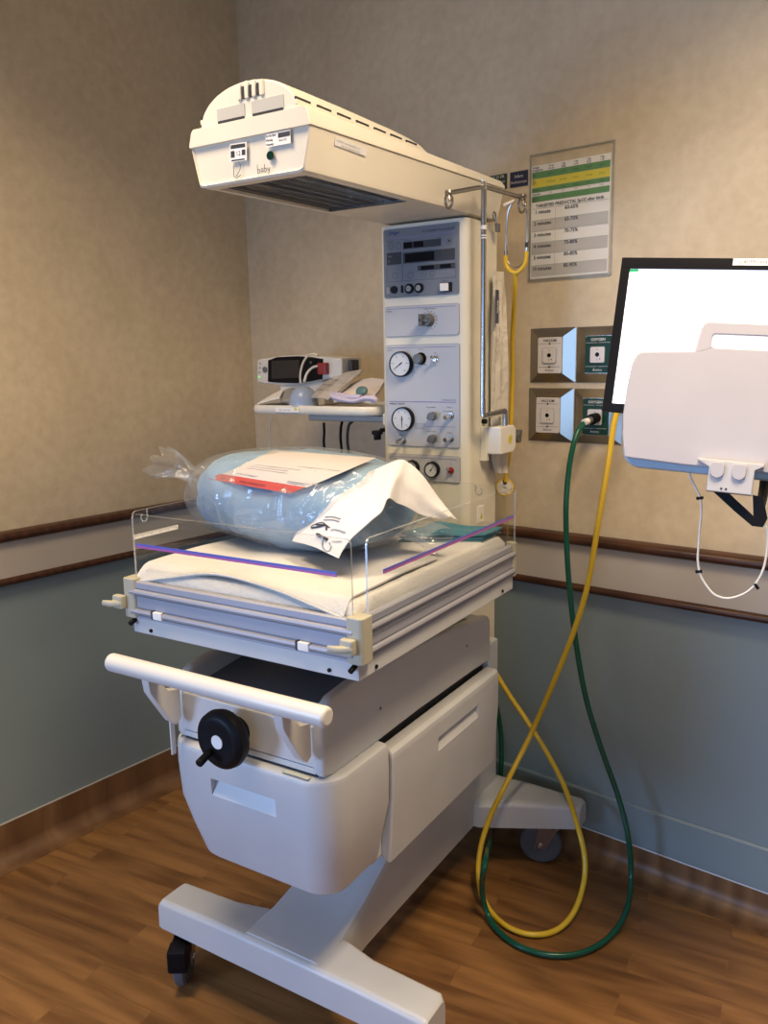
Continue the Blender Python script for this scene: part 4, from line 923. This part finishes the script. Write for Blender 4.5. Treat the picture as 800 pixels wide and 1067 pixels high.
# ------------------------------------------------------------------ bedding
ma = empty('mattress', 'white quilted mattress pad filling the warmer bed', 'mattress', WF @ Matrix.Translation((0, .36, 1.03)))
m = MB(WF)
N = 60; bm_ = bmesh.new()
def matz(x, y):
    e = min(.283-abs(x), y-.017, .703-y); f = 1-max(0, 1-e/.022)**2.5 if e < .022 else 1
    return 1.088+.022*f+.0022*math.sin((x*.8+y)*95)*math.sin((y*.2-x)*30)*f*0+.0016*abs(math.sin(y*PI/.068))*f
G = [[bm_.verts.new((-.283+.566*i/N, .017+.686*j/N, matz(-.283+.566*i/N, .017+.686*j/N))) for i in range(N+1)] for j in range(N+1)]
for j in range(N):
    for i in range(N): bm_.faces.new((G[j][i], G[j][i+1], G[j+1][i+1], G[j+1][i]))
bd = [G[0][i] for i in range(N+1)]+[G[j][N] for j in range(1, N+1)]+[G[N][i] for i in range(N-1, -1, -1)]+[G[j][0] for j in range(N-1, 0, -1)]
lo_ = [bm_.verts.new((v.co.x, v.co.y, 1.031)) for v in bd]
for i in range(len(bd)): bm_.faces.new((bd[i], lo_[i], lo_[(i+1) % len(bd)], bd[(i+1) % len(bd)]))
bm_.faces.new(lo_[::-1]); bmesh.ops.recalc_face_normals(bm_, faces=bm_.faces[:]); m.put(bm_, QUILT); part('pad', m, ma, sharp=60)
m = MB(WF)
m.tube([(.284, .03, 1.079), (.2845, .36, 1.080), (.284, .69, 1.079)], .002, CLOTH, 6, 4); part('piping', m, ma)
# grey-blue linen showing under the sheet at the front
def cloth_grid(fn, nu, nv, mat, th=.003, M=WF):
    m = MB(M); b = bmesh.new(); A = [[b.verts.new(fn(i/nu, j/nv)) for i in range(nu+1)] for j in range(nv+1)]
    b.normal_update()
    for j in range(nv):
        for i in range(nu): b.faces.new((A[j][i], A[j][i+1], A[j+1][i+1], A[j+1][i]))
    b.normal_update()
    bmesh.ops.solidify(b, geom=b.faces[:], thickness=th)
    m.put(b, mat); return m
def towel(u, v):
    x = -.282+.55*u; y = .0175+.06*v
    z = 1.072+.035*min(1, v*4)**.5+.0022*noise.noise(Vector((x*30, y*60, 2)))
    return Vector((x, y+.003*noise.noise(Vector((x*22, 0, 5))), z))
m = cloth_grid(towel, 70, 14, TOWEL); solo('folded_towel', m, 'grey-blue wrinkled linen showing beneath the white sheet hem', 'towel', sharp=80)
HEM = [(140, 607, .010), (175, 603, .020), (224, 599, .032), (280, 613, .026), (325, 631, .014), (358, 645, .010)]
hp_ = smooth_path([WY(a_, b_, c_) for a_, b_, c_ in HEM], 10)
def hem(u):
    k = u*(len(hp_)-1); i = min(int(k), len(hp_)-2); return hp_[i].lerp(hp_[i+1], k-i)
def sheetf(u, v):
    h = hem(u); yb = .50-.12*u; s_ = v
    x = h.x+(-.02+.03*(1-u))*v*(1 if u < .5 else 0)*1.; y = h.y+(yb-h.y)*v
    zt_ = 1.1175+.004*math.sin(x*21+y*9)*min(1, v*6)+.003*noise.noise(Vector((x*9, y*9, 3)))
    t = min(1, v/.09); t = math.sin(t*PI/2)
    z = h.z+.003+(zt_-h.z-.003)*t
    if u < .12: z -= 0
    if v < .03: z += .002
    return Vector((x, y, z))
m = cloth_grid(sheetf, 60, 48, CLOTH, .0035)
m.tube([hem(k/40)+Vector((0, -.001, .0015)) for k in range(41)], .0032, CLOTH, 8, 1)
solo('folded_sheet', m, 'white cotton sheet spread beneath the bundle with a curved front hem', 'sheet', sharp=80)
# teal folded cloth at the rear right
m = MB(WF)
def teal(k):
    def f(u, v):
        a = Vector((.09, .50, 0)).lerp(Vector((.268, .60, 0)), u); b2 = Vector((.10, .675, 0)).lerp(Vector((.268, .70, 0)), u); p = a.lerp(b2, v)
        p.x += .004*k; p.z = 1.117+k*.0065+.006*noise.noise(Vector((u*3, v*3, k*2)))+.010*max(0, .3-u)*k; return p
    return f
for k in range(3):
    g = cloth_grid(teal(k), 16, 12, TEAL, .004); me = bpy.data.meshes.new('t'); g.bm.to_mesh(me); g.bm.free(); m.mi(TEAL); m.bm.from_mesh(me)
solo('teal_drape', m, 'folded teal blue cloth at the rear right corner of the mattress', 'drape', sharp=80)

# the blue bundle in its clear bag
BC, BA = Vector((-.110, .395, 1.226)), Vector((.278, .178, .110))
BROT = rad(-6)
def bun(u, v, g=1., wr=1.):
    """u around, v from pole to pole along the long axis"""
    a = PI*v; c = -math.cos(a); s_ = max(math.sin(a), 0)**.5
    ca, sa = math.cos(2*PI*u), math.sin(2*PI*u)
    y = math.copysign(abs(ca)**.72, ca); z = math.copysign(abs(sa)**.85, sa)
    p = Vector((math.copysign(abs(c)**.8, c)*BA.x, y*s_*BA.y, z*s_*BA.z))*g
    w_ = noise.noise(Vector((p.x*7, p.y*7, p.z*7)))*.018+noise.noise(Vector((p.x*19, p.y*19, p.z*19+4)))*.007+abs(noise.noise(Vector((p.x*11+p.z*14, p.y*9, 7))))*-.010
    p += p.normalized()*w_*wr
    if p.z < -BA.z*.93: p.z = -BA.z*.93+(p.z+BA.z*.93)*.1
    q = Matrix.Rotation(BROT, 3, 'Z') @ p
    return q+BC
BU = empty('wrapped_bundle', 'puffy blue wrapped bundle in a clear plastic bag with red-edged label', 'bundle', WF @ Matrix.Translation((BC.x, BC.y, 1.108)))
m = MB(WF); m.loft([[bun(k/56, (j+.02)/40.04) for k in range(56)] for j in range(41)], BLUECL); part('blue_wrap', m, BU, sharp=80, label='soft light blue padding')
# bag film: a looser skin with gathered ends
def bagp(u, v):
    if v < 0:      # left tail
        t = -v; base = bun(u, .06, 1.045, .8)+Matrix.Rotation(BROT, 3, 'Z') @ Vector((-.045, 0, .004)); c = BC+Matrix.Rotation(BROT, 3, 'Z') @ Vector((-BA.x*.93-.045, 0, 0))
        tip = WY(174, 482, .33); k = t**.8
        cen = c.lerp(tip, t); sp = (base-c)*(1-.72*math.sin(min(1, t*1.5)*PI*.5)+.75*max(0, t-.62))
        p = cen+sp; ph_ = math.atan2(sp.z, sp.y); p += sp.normalized()*.010*math.sin(ph_*7+t*3)*min(1, t*2); p += Vector((noise.noise(p*18), noise.noise(p*18+Vector((5, 0, 0))), noise.noise(p*16+Vector((0, 7, 0)))))*.024*min(1, t*3); return p
    if v > 1:      # right tail
        t = v-1; base = bun(u, .94, 1.02, 1); c = BC+Matrix.Rotation(BROT, 3, 'Z') @ Vector((BA.x*.93, 0, 0))
        tip = Vector((.265, .36, 1.165)); cen = c.lerp(tip, t); sp = (base-c)*(1-.35*math.sin(min(1, t*1.5)*PI*.5)); sp.z *= (1-.35*t)
        p = cen+sp; p += Vector((noise.noise(p*16), noise.noise(p*16+Vector((5, 0, 0))), noise.noise(p*16+Vector((0, 7, 0)))))*.016*min(1, t*3); p.z = max(p.z, 1.122); return p
    p = bun(u, .06+.88*v, 1.045, .8); p += Matrix.Rotation(BROT, 3, 'Z') @ Vector((-.045, 0, .004))*max(0, (.35-v)/.35)**1.2; p += (p-BC).normalized()*(.008*noise.noise(p*20+Vector((9, 0, 0)))+.003); p.z = max(p.z, 1.121); return p
vs = [-1+k/14 for k in range(14)]+[k/30 for k in range(31)]+[1+k/12 for k in range(1, 13)]
m = MB(WF); m.loft([[bagp(k/56, v) for k in range(56)] for v in vs], BAG, caps=False); part('plastic_bag', m, BU, sharp=7, label='clear crinkled plastic bag')
# label on top: a patch of the bundle surface
def bun_hit(px, py, g=1.05):
    o = WI @ CAM; d = (WI.to_3x3() @ ray(px, py)).normalized(); R3 = Matrix.Rotation(-BROT, 3, 'Z'); o2 = R3 @ (o-BC); d2 = R3 @ d; best = None
    t = 1.0; prev = None
    while t < 3.2:
        p = o2+d2*t
        c = min(1, abs(p.x/(BA.x*g)))**(1/.8); s_ = max(0, 1-c*c)**.5; s_ = max(s_, .05)**.5
        val = abs(p.y/(BA.y*g*s_))**(2/.72)+abs(p.z/(BA.z*g*s_))**(2/.85)
        if abs(p.x) < BA.x*g and val < 1: return BC+Matrix.Rotation(BROT, 3, 'Z') @ p
        t += .002
    return None
TL_, TR_, BR_, BL_ = (285, 469.0), (392, 477), (320, 508), (232, 494)
def labgrid(u0, u1, v0, v1, nu, nv, mat, off):
    b = bmesh.new(); A = []
    for j in range(nv+1):
        r = []
        for i in range(nu+1):
            u = u0+(u1-u0)*i/nu; v = v0+(v1-v0)*j/nv
            x = (TL_[0]*(1-u)+TR_[0]*u)*(1-v)+(BL_[0]*(1-u)+BR_[0]*u)*v; y = (TL_[1]*(1-u)+TR_[1]*u)*(1-v)+(BL_[1]*(1-u)+BR_[1]*u)*v
            p = None; yy_ = y
            while p is None and yy_ < y+30: p = bun_hit(x, yy_, 1.05+off); yy_ += 1
            r.append(b.verts.new(p))
        A.append(r)
    for j in range(nv):
        for i in range(nu): b.faces.new((A[j][i], A[j][i+1], A[j+1][i+1], A[j+1][i]))
    return b
m = MB(WF); m.put(labgrid(0, 1, 0, 1.0, 14, 14, None, 0), pm('label_paper', (.52,.48,.46), .7))
m.put(labgrid(-.03, .97, 1.0, 1.22, 14, 4, None, 0), RED)
for (u0, u1, v) in ((.1, .6, .55), (.1, .5, .62), (.1, .55, .69), (.08, .35, .9), (.5, .95, .45), (.7, .95, .9), (.72, .95, .94)): m.put(labgrid(u0, u1, v, v+.015, 6, 1, None, .004), GREYL)
for (u0, u1) in ((.06, .10), (.28, .36), (.38, .6)): m.put(labgrid(u0, u1, 1.10, 1.15, 4, 1, None, .004), pm('dark_red', (.30,.04,.04), .6))
part('paper_label', m, BU, sharp=80, label='white paper label with a red bottom band')

# white printed packet draped over the bundle
FARE = [(305, 564, .20), (312, 552, .225), (320, 544, .24), (330, 528, .26), (340, 513, .28), (358, 501, .31), (388, 491, .34), (415, 480, .36), (427, 484, .38), (441, 498, .395), (457, 519, .41), (478, 545, .42)]
NEARE = [(353, 582, .13), (358, 573, .14), (364, 564, .15), (371, 557, .155), (379, 550, .16), (388, 542, .17), (398, 533, .19), (405, 519, .22), (414, 525, .27), (426, 531, .31), (441, 536, .35), (462, 541, .39)]
fe = smooth_path([WY(*p) for p in FARE], 4); ne = smooth_path([WY(*p) for p in NEARE], 4); K = len(fe)-1
def pack(u, v):
    k = u*K; i = min(int(k), K-1); A = fe[i].lerp(fe[i+1], k-i); B = ne[i].lerp(ne[i+1], k-i); p = A.lerp(B, v)
    p += Vector((0, -.010, .012))*math.sin(PI*v)*(.6+.4*math.sin(u*9)); p += Vector((1, .3, 1))*.004*noise.noise(Vector((u*7, v*3, 8))); return p
PK = empty('glove_packet', 'white paper packet with black hand diagram draped over the bundle', 'packet', WF @ Matrix.Translation((.0, .25, 1.11)))
m = cloth_grid(pack, 66, 16, PAPW, .002)
def onp(u, v): return pack(u, v)+Vector((0, -.0035, .0015))
def stroke(pts, w=.0012): m.tube([onp(*p) for p in pts], w, INK, 5, 4, flat=.6)
stroke([(.135, .30), (.16, .42), (.19, .50)], .0032); stroke([(.17, .34), (.19, .52), (.16, .60)], .0022); stroke([(.14, .26), (.17, .30), (.20, .42), (.19, .62)], .0012); stroke([(.22, .42), (.25, .55), (.27, .68)], .0009); stroke([(.24, .40), (.27, .52), (.29, .66)], .0009); stroke([(.18, .66), (.21, .74), (.23, .88)], .0009)
stroke([(.10, .50), (.105, .72)], .0046); stroke([(.115, .80), (.15, .92)], .0008)
stroke([(.80, .2), (.82, .26), (.84, .2), (.83, .14)], .0011); stroke([(.855, .10), (.87, .3)], .0009)
part('paper_wrap', m, PK, sharp=80, label='white paper with black hand diagram')

# ------------------------------------------------------------------ hoses
def hose(pts, r, mat, name, label):
    m = MB(); m.tube(pts, r, mat, 12, 8); return m
def zfl(px, py, z): return FL(px, py, z)
plug = BK(621, 435, .055)
gp_ = [BK(609, 440, .085), BK(601, 452, .12), BK(594, 480, .15), BK(590, 520, .17), BK(590, 560, .17), BK(593, 610, .17), BK(600, 670, .16), BK(611, 730, .15), BK(628, 785, .14), BK(644, 830, .13), BK(654, 870, .14)]
zz = lambda px, py: FL(px, py, .011)
gp_ += [FL(657.5, 915, .07), FL(652, 950, .03), zz(634, 977), zz(605, 993), zz(572, 995), zz(541, 986), zz(519, 970), FL(507, 950, .03), FL(502, 925, .10), FL(506, 895, .19)]
e1 = WF @ Vector((.02, 1.14, .6))
gp_ += [WF @ WX(515, 860, .13) if False else (WF @ WY(514, 860, 1.13)), WF @ WY(521, 815, 1.14), WF @ WY(522, 770, 1.14), WF @ WY(517, 735, 1.13), WF @ WY(508, 700, 1.10)]
hz = empty('oxygen_hose', 'dark green gas hose plugged into the lower right wall outlet', 'hose', Matrix.Translation(zz(590, 995)))
m = hose(gp_, .0078, HGRN, '', ''); part('hose_tube', m, hz)
m = MB(); A = BK(622, 435, .030); B = BK(610, 439.5, .085); m.cyl(A, A.lerp(B, .55), .014, BLACK, 18, .016, bev=.003); m.cyl(A.lerp(B, .5), A.lerp(B, .85), .011, STEEL, 18, .009); m.cyl(A.lerp(B, .8), A.lerp(B, 1.15), .0092, PAPER, 16)
part('connector', m, hz, label='black and steel plug')
yp = [BK(700, 408, .05), BK(672, 405, .09), BK(652, 415, .13), BK(641, 435, .16), BK(634, 480, .18), BK(624, 540, .19), BK(612, 610, .19), BK(597, 660, .19), BK(577, 710, .19), BK(553, 765, .19)]
yp += [FL(528, 815, .33), FL(509, 855, .21), FL(499, 893, .11), FL(500, 925, .05), zz(510, 948), zz(529, 966), zz(555, 974), zz(580, 969), FL(598, 950, .03), FL(608, 920, .07), FL(609, 893, .13), FL(602, 862, .20), BK(588, 820, .10), BK(570, 785, .10), BK(548, 750, .10), BK(531, 725, .10), BK(518, 704, .10), BK(510, 690, .11)]
hy = empty('air_hose', 'bright yellow gas hose hanging in a loop to the floor behind the warmer', 'hose', Matrix.Translation(zz(550, 974)))
m = hose(yp, .0078, HYEL, '', ''); part('hose_tube', m, hy)
m = MB(); m.cyl(yp[0]+Vector((0, .03, 0)), yp[0], .014, BLACK, 16); part('connector', m, hy)

# ------------------------------------------------------------------ wall outlets
def outlet(x0, z0, w_, h_, kind, label):
    e = empty('gas_outlet', label, 'wall outlet', Matrix.Translation((x0+w_/2, 0, z0)), 'wall gas outlets beside the monitor')
    m = MB(); D = .017; bx, bz = .034, .026
    o = [(x0, -.002, z0), (x0+w_, -.002, z0), (x0+w_, -.002, z0+h_), (x0, -.002, z0+h_)]
    i_ = [(x0+bx, -D, z0+bz), (x0+w_-bx, -D, z0+bz), (x0+w_-bx, -D, z0+h_-bz), (x0+bx, -D, z0+h_-bz)]
    k_ = [(p[0], 0, p[2]) for p in o]
    m.loft([k_, o, i_], SS); part('bevelled_plate', m, e, sharp=5)
    m = MB(); col, lt = (PALE, INK) if kind == 'VACUUM' else (DGREEN, PALE)
    cx, cz = x0+w_/2, z0+h_/2; hw, hh = w_/2-bx-.001, h_/2-bz-.001
    m.prism(rrect(cx-hw, cz-hh, cx+hw, cz+hh, .005, 4), -D-.005, -D+.001, col, 'y', bev=.001)
    T_ = Matrix.Translation((0, -D-.0054, 0))
    m.text(kind, cx, cz+hh-.010, .0105, lt, T_, 'CENTER', bold=True); m.quad(cx-hw+.003, cz+hh-.0188, cx+hw-.003, cz+hh-.018, lt, -D-.0053); m.quad(cx-hw+.003, cz-hh+.018, cx+hw-.003, cz-hh+.0188, lt, -D-.0053)
    m.text('Amico', cx, cz-hh+.009, .0105, lt, T_ @ Matrix.Shear('XZ', 4, (.0, .0)), 'CENTER')
    for z_ in (cz+hh-.0185, cz-hh+.0185): m.disc(cx, z_, .003, INK if kind == 'VACUUM' else GREYD, -D-.0056)
    f = part('face_plate', m, e, label='white vacuum face plate' if kind == 'VACUUM' else 'dark green oxygen face plate')
    m = MB(); s_ = .022
    m.prism(rrect(cx-s_, cz-s_-.001, cx+s_, cz+s_, .005, 4), -D-.008, -D-.004, GREYL, 'y'); m.prism(rrect(cx-s_+.0008, cz-s_-.0002, cx+s_-.0008, cz+s_-.0008, .0045, 4), -D-.0084, -D-.004, PALE, 'y', bev=.0008)
    m.disc(cx, cz, .0062, BLACK, -D-.0086); m.disc(cx+.008, cz-.012, .0018, INK, -D-.0086); m.quad(cx-.0008, cz+.012, cx+.0008, cz+.016, INK, -D-.0086); m.quad(cx-.0008, cz-.016, cx+.0008, cz-.012, INK, -D-.0086)
    part('socket', m, f, label='square socket with a black round hole'); return e
outlet(1.226, 1.476, .147, .158, 'VACUUM', 'upper left steel wall outlet with white vacuum plate')
outlet(1.376, 1.476, .147, .157, 'OXYGEN', 'upper right steel wall outlet with green oxygen plate, nothing plugged in')
outlet(1.223, 1.301, .147, .158, 'VACUUM', 'lower left steel wall outlet with white vacuum plate')
outlet(1.373, 1.301, .147, .157, 'OXYGEN', 'lower right steel wall outlet with the green hose plugged into it')

# ------------------------------------------------------------------ poster and signs
po = empty('resuscitation_poster', 'laminated table with green and yellow rows above minute and percent rows on the wall', 'poster', Matrix.Translation((1.345, 0, 1.772)))
X0, X1, Z0, Z1 = 1.222, 1.464, 1.777, 2.092
m = MB(Matrix.Rotation(0, 4, 'Y'))
m.box((X0, -.003, Z0), (X1, .0, Z1), PAPER); Y_ = -.0034; W_ = X1-X0
T_ = Matrix.Translation((0, Y_-.0004, 0))
ztop = Z1
rows_ = [(.018, None), (.018, GREEN), (.025, YELP), (.013, GREEN), (.010, None), (.016, GREEN)]
z = ztop; hdr = ('0.5 kg', '1 kg', '2 kg', '3 kg', '4 kg'); hdr2 = ('< 28 wks', '28-30', '31-34', '35-37', '> 38')
names = (('Weight', 'Drug/Route'), ('Epi',), ('Epi', 'ETT'), ('Volume',), ('Expander',), ('Narcan', 'Blade'))
vals = ((), ('0.05-0.1', '0.1-0.3', '0.2-0.6', '0.3-0.9', '0.4 ml'), ('0.3-0.5 ml', '0.5-1 ml', '1-2 ml', '1.5-3 ml', '2-4 ml'), ('5 ml', '10 ml', '20 ml', '30 ml', '40 ml'), ('0.2', '0.5', '1.0', '1.5', '2 ml'), ('0', '0', '1', '1', '1'))
for k, (h_, c_) in enumerate(rows_):
    if c_: m.quad(X0+.002, z-h_, X1-.002, z, c_, Y_)
    for j, t_ in enumerate(names[k]): m.text(t_, X0+.004, z-.006-j*.0075 if len(names[k]) > 1 else z-h_/2, .0068, INK, T_, bold=True)
    for j in range(5):
        xx = X0+.062+j*.0385
        if k == 0: m.text(hdr[j], xx, z-.006, .0062, INK, T_, 'CENTER', bold=True); m.text(hdr2[j], xx, z-.0135, .0056, INK, T_, 'CENTER', bold=True)
        else: m.text(vals[k][j], xx, z-h_/2, .0062, INK, T_, 'CENTER')
    z -= h_; m.quad(X0+.002, z-.0003, X1-.002, z+.0003, GREYL, Y_-.0002)
m.text('TARGETED PREDUCTAL SpO2 after birth', X0+.120, z-.012, .0118, INK, T_, 'CENTER', bold=True)
z -= .019; hr = (z-Z0-.006)/6
for k, (a_, b_) in enumerate((('1 minute', '60-65%'), ('2 minutes', '65-70%'), ('3 minutes', '70-75%'), ('4 minutes', '75-80%'), ('5 minutes', '80-85%'), ('10 minutes', '85-95%'))):
    zz_ = z-k*hr
    if k % 2: m.quad(X0+.003, zz_-hr, X1-.003, zz_, GREYP, Y_)
    m.text(a_, X0+.038, zz_-.010, .0140, INK, T_, 'CENTER', bold=True); m.text(b_, X0+.128, zz_-.007, .0140, INK, T_, 'CENTER', bold=True); m.quad(X0+.003, zz_-.0004, X1-.003, zz_+.0004, GREYL, Y_-.0002)
m.quad(X0+.078, Z0+.006, X0+.0786, z, GREYL, Y_-.0002)
part('printed_sheet', m, po)
m = MB(); m.box((X0-.004, -.0052, Z0-.004), (X1+.008, -.0042, Z1+.030), SLEEVE)
for a_ in ((X0-.005, Z0-.005, X0-.003, Z1+.031), (X1+.007, Z0-.005, X1+.009, Z1+.031), (X0-.005, Z0-.005, X1+.009, Z0-.003), (X0-.005, Z1+.029, X1+.009, Z1+.031)): m.box((a_[0], -.0056, a_[1]), (a_[2], -.001, a_[3]), ACRE)
part('plastic_sleeve', m, po, label='clear plastic sleeve')
m = MB(); m.box((1.052, -.002, 2.043), (1.139, 0, 2.086), BKGR)
T_ = Matrix.Translation((0, -.0024, 0))
for k, t_ in enumerate(('ISTAT O PR', 'Suction', 'meter')): m.text(t_, 1.133 if k else 1.131, 2.078-k*.013, .0125, PALE, T_, 'RIGHT')
solo('label_sign', m, 'small black-green wall label partly hidden behind the heater hood', 'sign', 'small wall labels above the stethoscope')
m = MB(); m.box((1.150, -.002, 2.043), (1.209, 0, 2.086), NAVY); m.text('Infant', 1.1795, 2.072, .0125, PALE, T_, 'CENTER'); m.text('Stethoscope', 1.1795, 2.056, .0108, PALE, T_, 'CENTER')
solo('label_sign', m, 'small navy wall label reading Infant Stethoscope next to the poster', 'sign', 'small wall labels above the stethoscope')

# ------------------------------------------------------------------ wall-arm monitor and folded keyboard tray
ex = Vector((.9659, .249, -.0705)); ez = Vector((.0208, .1966, .9803)); ex.normalize(); ez = (ez-ex*ez.dot(ex)).normalized(); ey = ez.cross(ex)
MT = Matrix.Identity(4)
for r in range(3): MT[r][0] = ex[r]; MT[r][1] = ey[r]; MT[r][2] = ez[r]; MT[r][3] = (1.7399, -.5576, 1.7498)[r]
# local: x right, y into the wall, z up, origin at the top left front corner of the bezel
MW, MH = .51, .3175
mn = empty('computer_monitor', 'black-framed flat monitor with a lit white screen, cut off at the right', 'monitor', MT @ Matrix.Translation((MW/2, 0, -MH)))
m = MB(MT)
sx0, sx1, sz1, sz0 = .0185, MW-.0185, -.0225, -.3
for a_, b_ in (((0, sz1), (MW, 0)), ((0, -MH), (MW, sz0)), ((0, sz0), (sx0, sz1)), ((sx1, sz0), (MW, sz1))): m.box((a_[0], 0, a_[1]), (b_[0], .022, b_[1]), BLACK, .0015)
m.box((.002, .012, -MH+.002), (MW-.002, .03, -.002), BLACK, .004); m.box((.08, .028, -MH+.05), (MW-.08, .055, -.05), BLACK, .012)
part('bezel', m, mn)
m = MB(MT); m.box((sx0, .004, sz0), (sx1, .012, sz1), SCREEN); m.box((sx0, .0035, sz1-.0065), (sx0+.017, .0042, sz1-.0005), SCREENG); m.box((sx0+.02, .0035, sz1-.008), (sx1-.05, .0042, sz1-.0072), pm('screen_grey', (.7,.75,.85), .3, emit=(.6,.66,.75), estr=1.2))
part('screen', m, mn, label='glowing white screen')
m = MB(MT); m.box((.2135, -.0008, -.0145), (.30, .0, -.001), PAPER); m.text('L18DTPU-0142', .225, -.008, .0085, INK, Matrix.Translation((0, -.0012, 0))); part('asset_sticker', m, mn, label='white asset sticker on the top frame')
# keyboard tray folded up in front
kt = empty('keyboard_tray', 'glossy white folded-up keyboard tray with handle cut-out in front of the monitor', 'keyboard tray', MT @ Matrix.Translation((.255, -.09, -.46)))
KY = -.09
m = MB(MT)
PX0, PX1 = .056, .454
left = [(.0735, -.4145), (.0685, -.412), (.060, -.37), (.056, -.33), (.0565, -.28), (.060, -.235), (.063, -.222), (.069, -.2115), (.078, -.208)]
hand = [(.170, -.2025), (.1725, -.196), (.178, -.157), (.181, -.150), (.189, -.1455)]
out = left+hand+[(.51-x, z_) for x, z_ in hand[::-1]]+[(.51-x, z_) for x, z_ in left[::-1]]
out = out+[(.33, -.418), (.18, -.418)]
b = bmesh.new(); hole = rrect(.2, -.193, .31, -.169, .006, 5)
# panel as outline with a hole: fill the ring between both loops
def plate_with_hole(outl, hole, y0, y1, mat, mb):
    b = bmesh.new(); n0 = len(outl)
    for yy_ in (y0, y1):
        vo = [b.verts.new((p[0], yy_, p[1])) for p in outl]; vh = [b.verts.new((p[0], yy_, p[1])) for p in hole]
        es = [b.edges.new((vo[i], vo[(i+1) % len(vo)])) for i in range(len(vo))]+[b.edges.new((vh[i], vh[(i+1) % len(vh)])) for i in range(len(vh))]
        bmesh.ops.triangle_fill(b, use_beauty=True, edges=es)
        if yy_ == y0: A0, H0 = vo, vh
        else: A1, H1 = vo, vh
    for A, B_ in ((A0, A1), (H0, H1)):
        for i in range(len(A)): b.faces.new((A[i], A[(i+1) % len(A)], B_[(i+1) % len(A)], B_[i]))
    bmesh.ops.recalc_face_normals(b, faces=b.faces[:])
    mb.put(b, mat)
plate_with_hole(out, hole, KY, KY+.016, PWHITE, m)
kp = part('tray_panel', m, kt)
bv = kp.modifiers.new('round', 'BEVEL'); bv.width = .0035; bv.segments = 3; bv.limit_method = 'ANGLE'; bv.angle_limit = rad(50)
m = MB(MT); m.prism(rrect(.062, -.430, .448, -.25, [.02, .02, .034, .034], 6), KY+.018, KY+.052, PBLUE, 'y', bev=.005, seg=3)
part('keyboard_shell', m, kt, label='pale blue-grey shell behind the tray panel')
m = MB(MT)
m.prism([(.2045, -.4035), (.318, -.4035), (.318, -.409), (.304, -.4165), (.304, -.462), (.2255, -.462), (.2255, -.4175), (.2045, -.408)], KY-.022, KY+.03, pm('bracket_white', (.52,.51,.52), .35), 'y', bev=.003)
for x in (.2405, .2775): m.prism(rrect(x-.012, -.437, x+.012, -.408, [.006, .006, .012, .012], 6), KY-.027, KY-.02, PWHITE, 'y', bev=.002)
for x in (.2515, .2595): m.disc(x, -.4555, .002, INK, KY-.0226)
part('mounting_bracket', m, kt)
ar = empty('monitor_arm', 'black jointed wall arm beneath the keyboard tray', 'arm', Matrix.Translation((2.12, 0, 1.2)))
m = MB(MT); m.prism([(.238, -.462), (.266, -.462), (.312, -.498), (.306, -.460), (.324, -.462), (.336, -.500), (.330, -.517), (.312, -.517), (.278, -.493)], KY+.0, KY+.022, BLACK, 'y', bev=.002)

part('lower_link', m, ar)
m = MB(); A = MT @ Vector((.30, .065, -.35)); B = Vector((2.14, -.05, 1.47)); m.tube([A, A.lerp(B, .5)+Vector((.05, 0, 0)), B], .02, BLACK, 10, 6); part('upper_link', m, ar)
m = MB(); m.tube([MT @ Vector((.32, KY+.012, -.49)), MT @ Vector((.325, .02, -.44)), MT @ Vector((.32, .065, -.34))], .009, BLACK, 10, 5); part('joint', m, ar)
m = MB(); m.box((2.08, -.05, 1.36), (2.2, 0, 1.60), BLACK, .006); part('wall_plate', m, ar)
# looped white cable with ties
cd = -.06
def MP(px, py, off=-.05):
    n_ = ey; p0 = MT @ Vector((0, off, 0)); return plane(px, py, n_, p0)
cpts = [(717, 487), (719, 497), (724, 507), (729, 518), (730.5, 532), (729, 550), (727.5, 570), (727, 586), (730, 600), (737, 612), (745, 620), (757, 623.5), (771, 620.5), (782, 614), (790, 604), (796, 590), (799, 572), (799.5, 555), (797, 546), (795, 536)]
lc = empty('looped_cable', 'white cable looping below the keyboard tray with black cable ties', 'cable', Matrix.Translation(MP(757, 623)))
m = MB(); m.tube([MP(*p) for p in cpts], .0022, TUBEW, 8, 5); part('cable', m, lc)
for p, a_ in (((729, 519), .2), ((728, 595.5), .2), ((788, 611), -.9)):
    m = MB(); c = MP(*p); d = Vector((math.cos(a_), 0, math.sin(a_))) ; m.cyl(c-d*.006, c+d*.006, .0032, BLACK, 8); part('cable_tie', m, lc)

# ------------------------------------------------------------------ camera and view
cam = bpy.data.cameras.new('camera'); cam.sensor_fit = 'VERTICAL'; cam.sensor_height = 36; cam.sensor_width = 27; cam.lens = 36*FPX/1067; cam.clip_start = .05
co_ = bpy.data.objects.new('camera', cam); COL.objects.link(co_)
Mx = Matrix.Identity(4)
for r in range(3): Mx[r][0] = RT[r]; Mx[r][1] = UP[r]; Mx[r][2] = -FWD[r]; Mx[r][3] = CAM[r]
co_.matrix_world = Mx; SC.camera = co_
SC.view_settings.view_transform = 'Standard'; SC.view_settings.look = 'None'; SC.view_settings.gamma = 1; SC.view_settings.use_curve_mapping = False
SC.view_settings.exposure = -.38
SC.cycles.use_denoising = True; SC.cycles.max_bounces = 8; SC.cycles.transparent_max_bounces = 24; SC.cycles.caustics_reflective = False; SC.cycles.caustics_refractive = False; SC.cycles.sample_clamp_indirect = 4
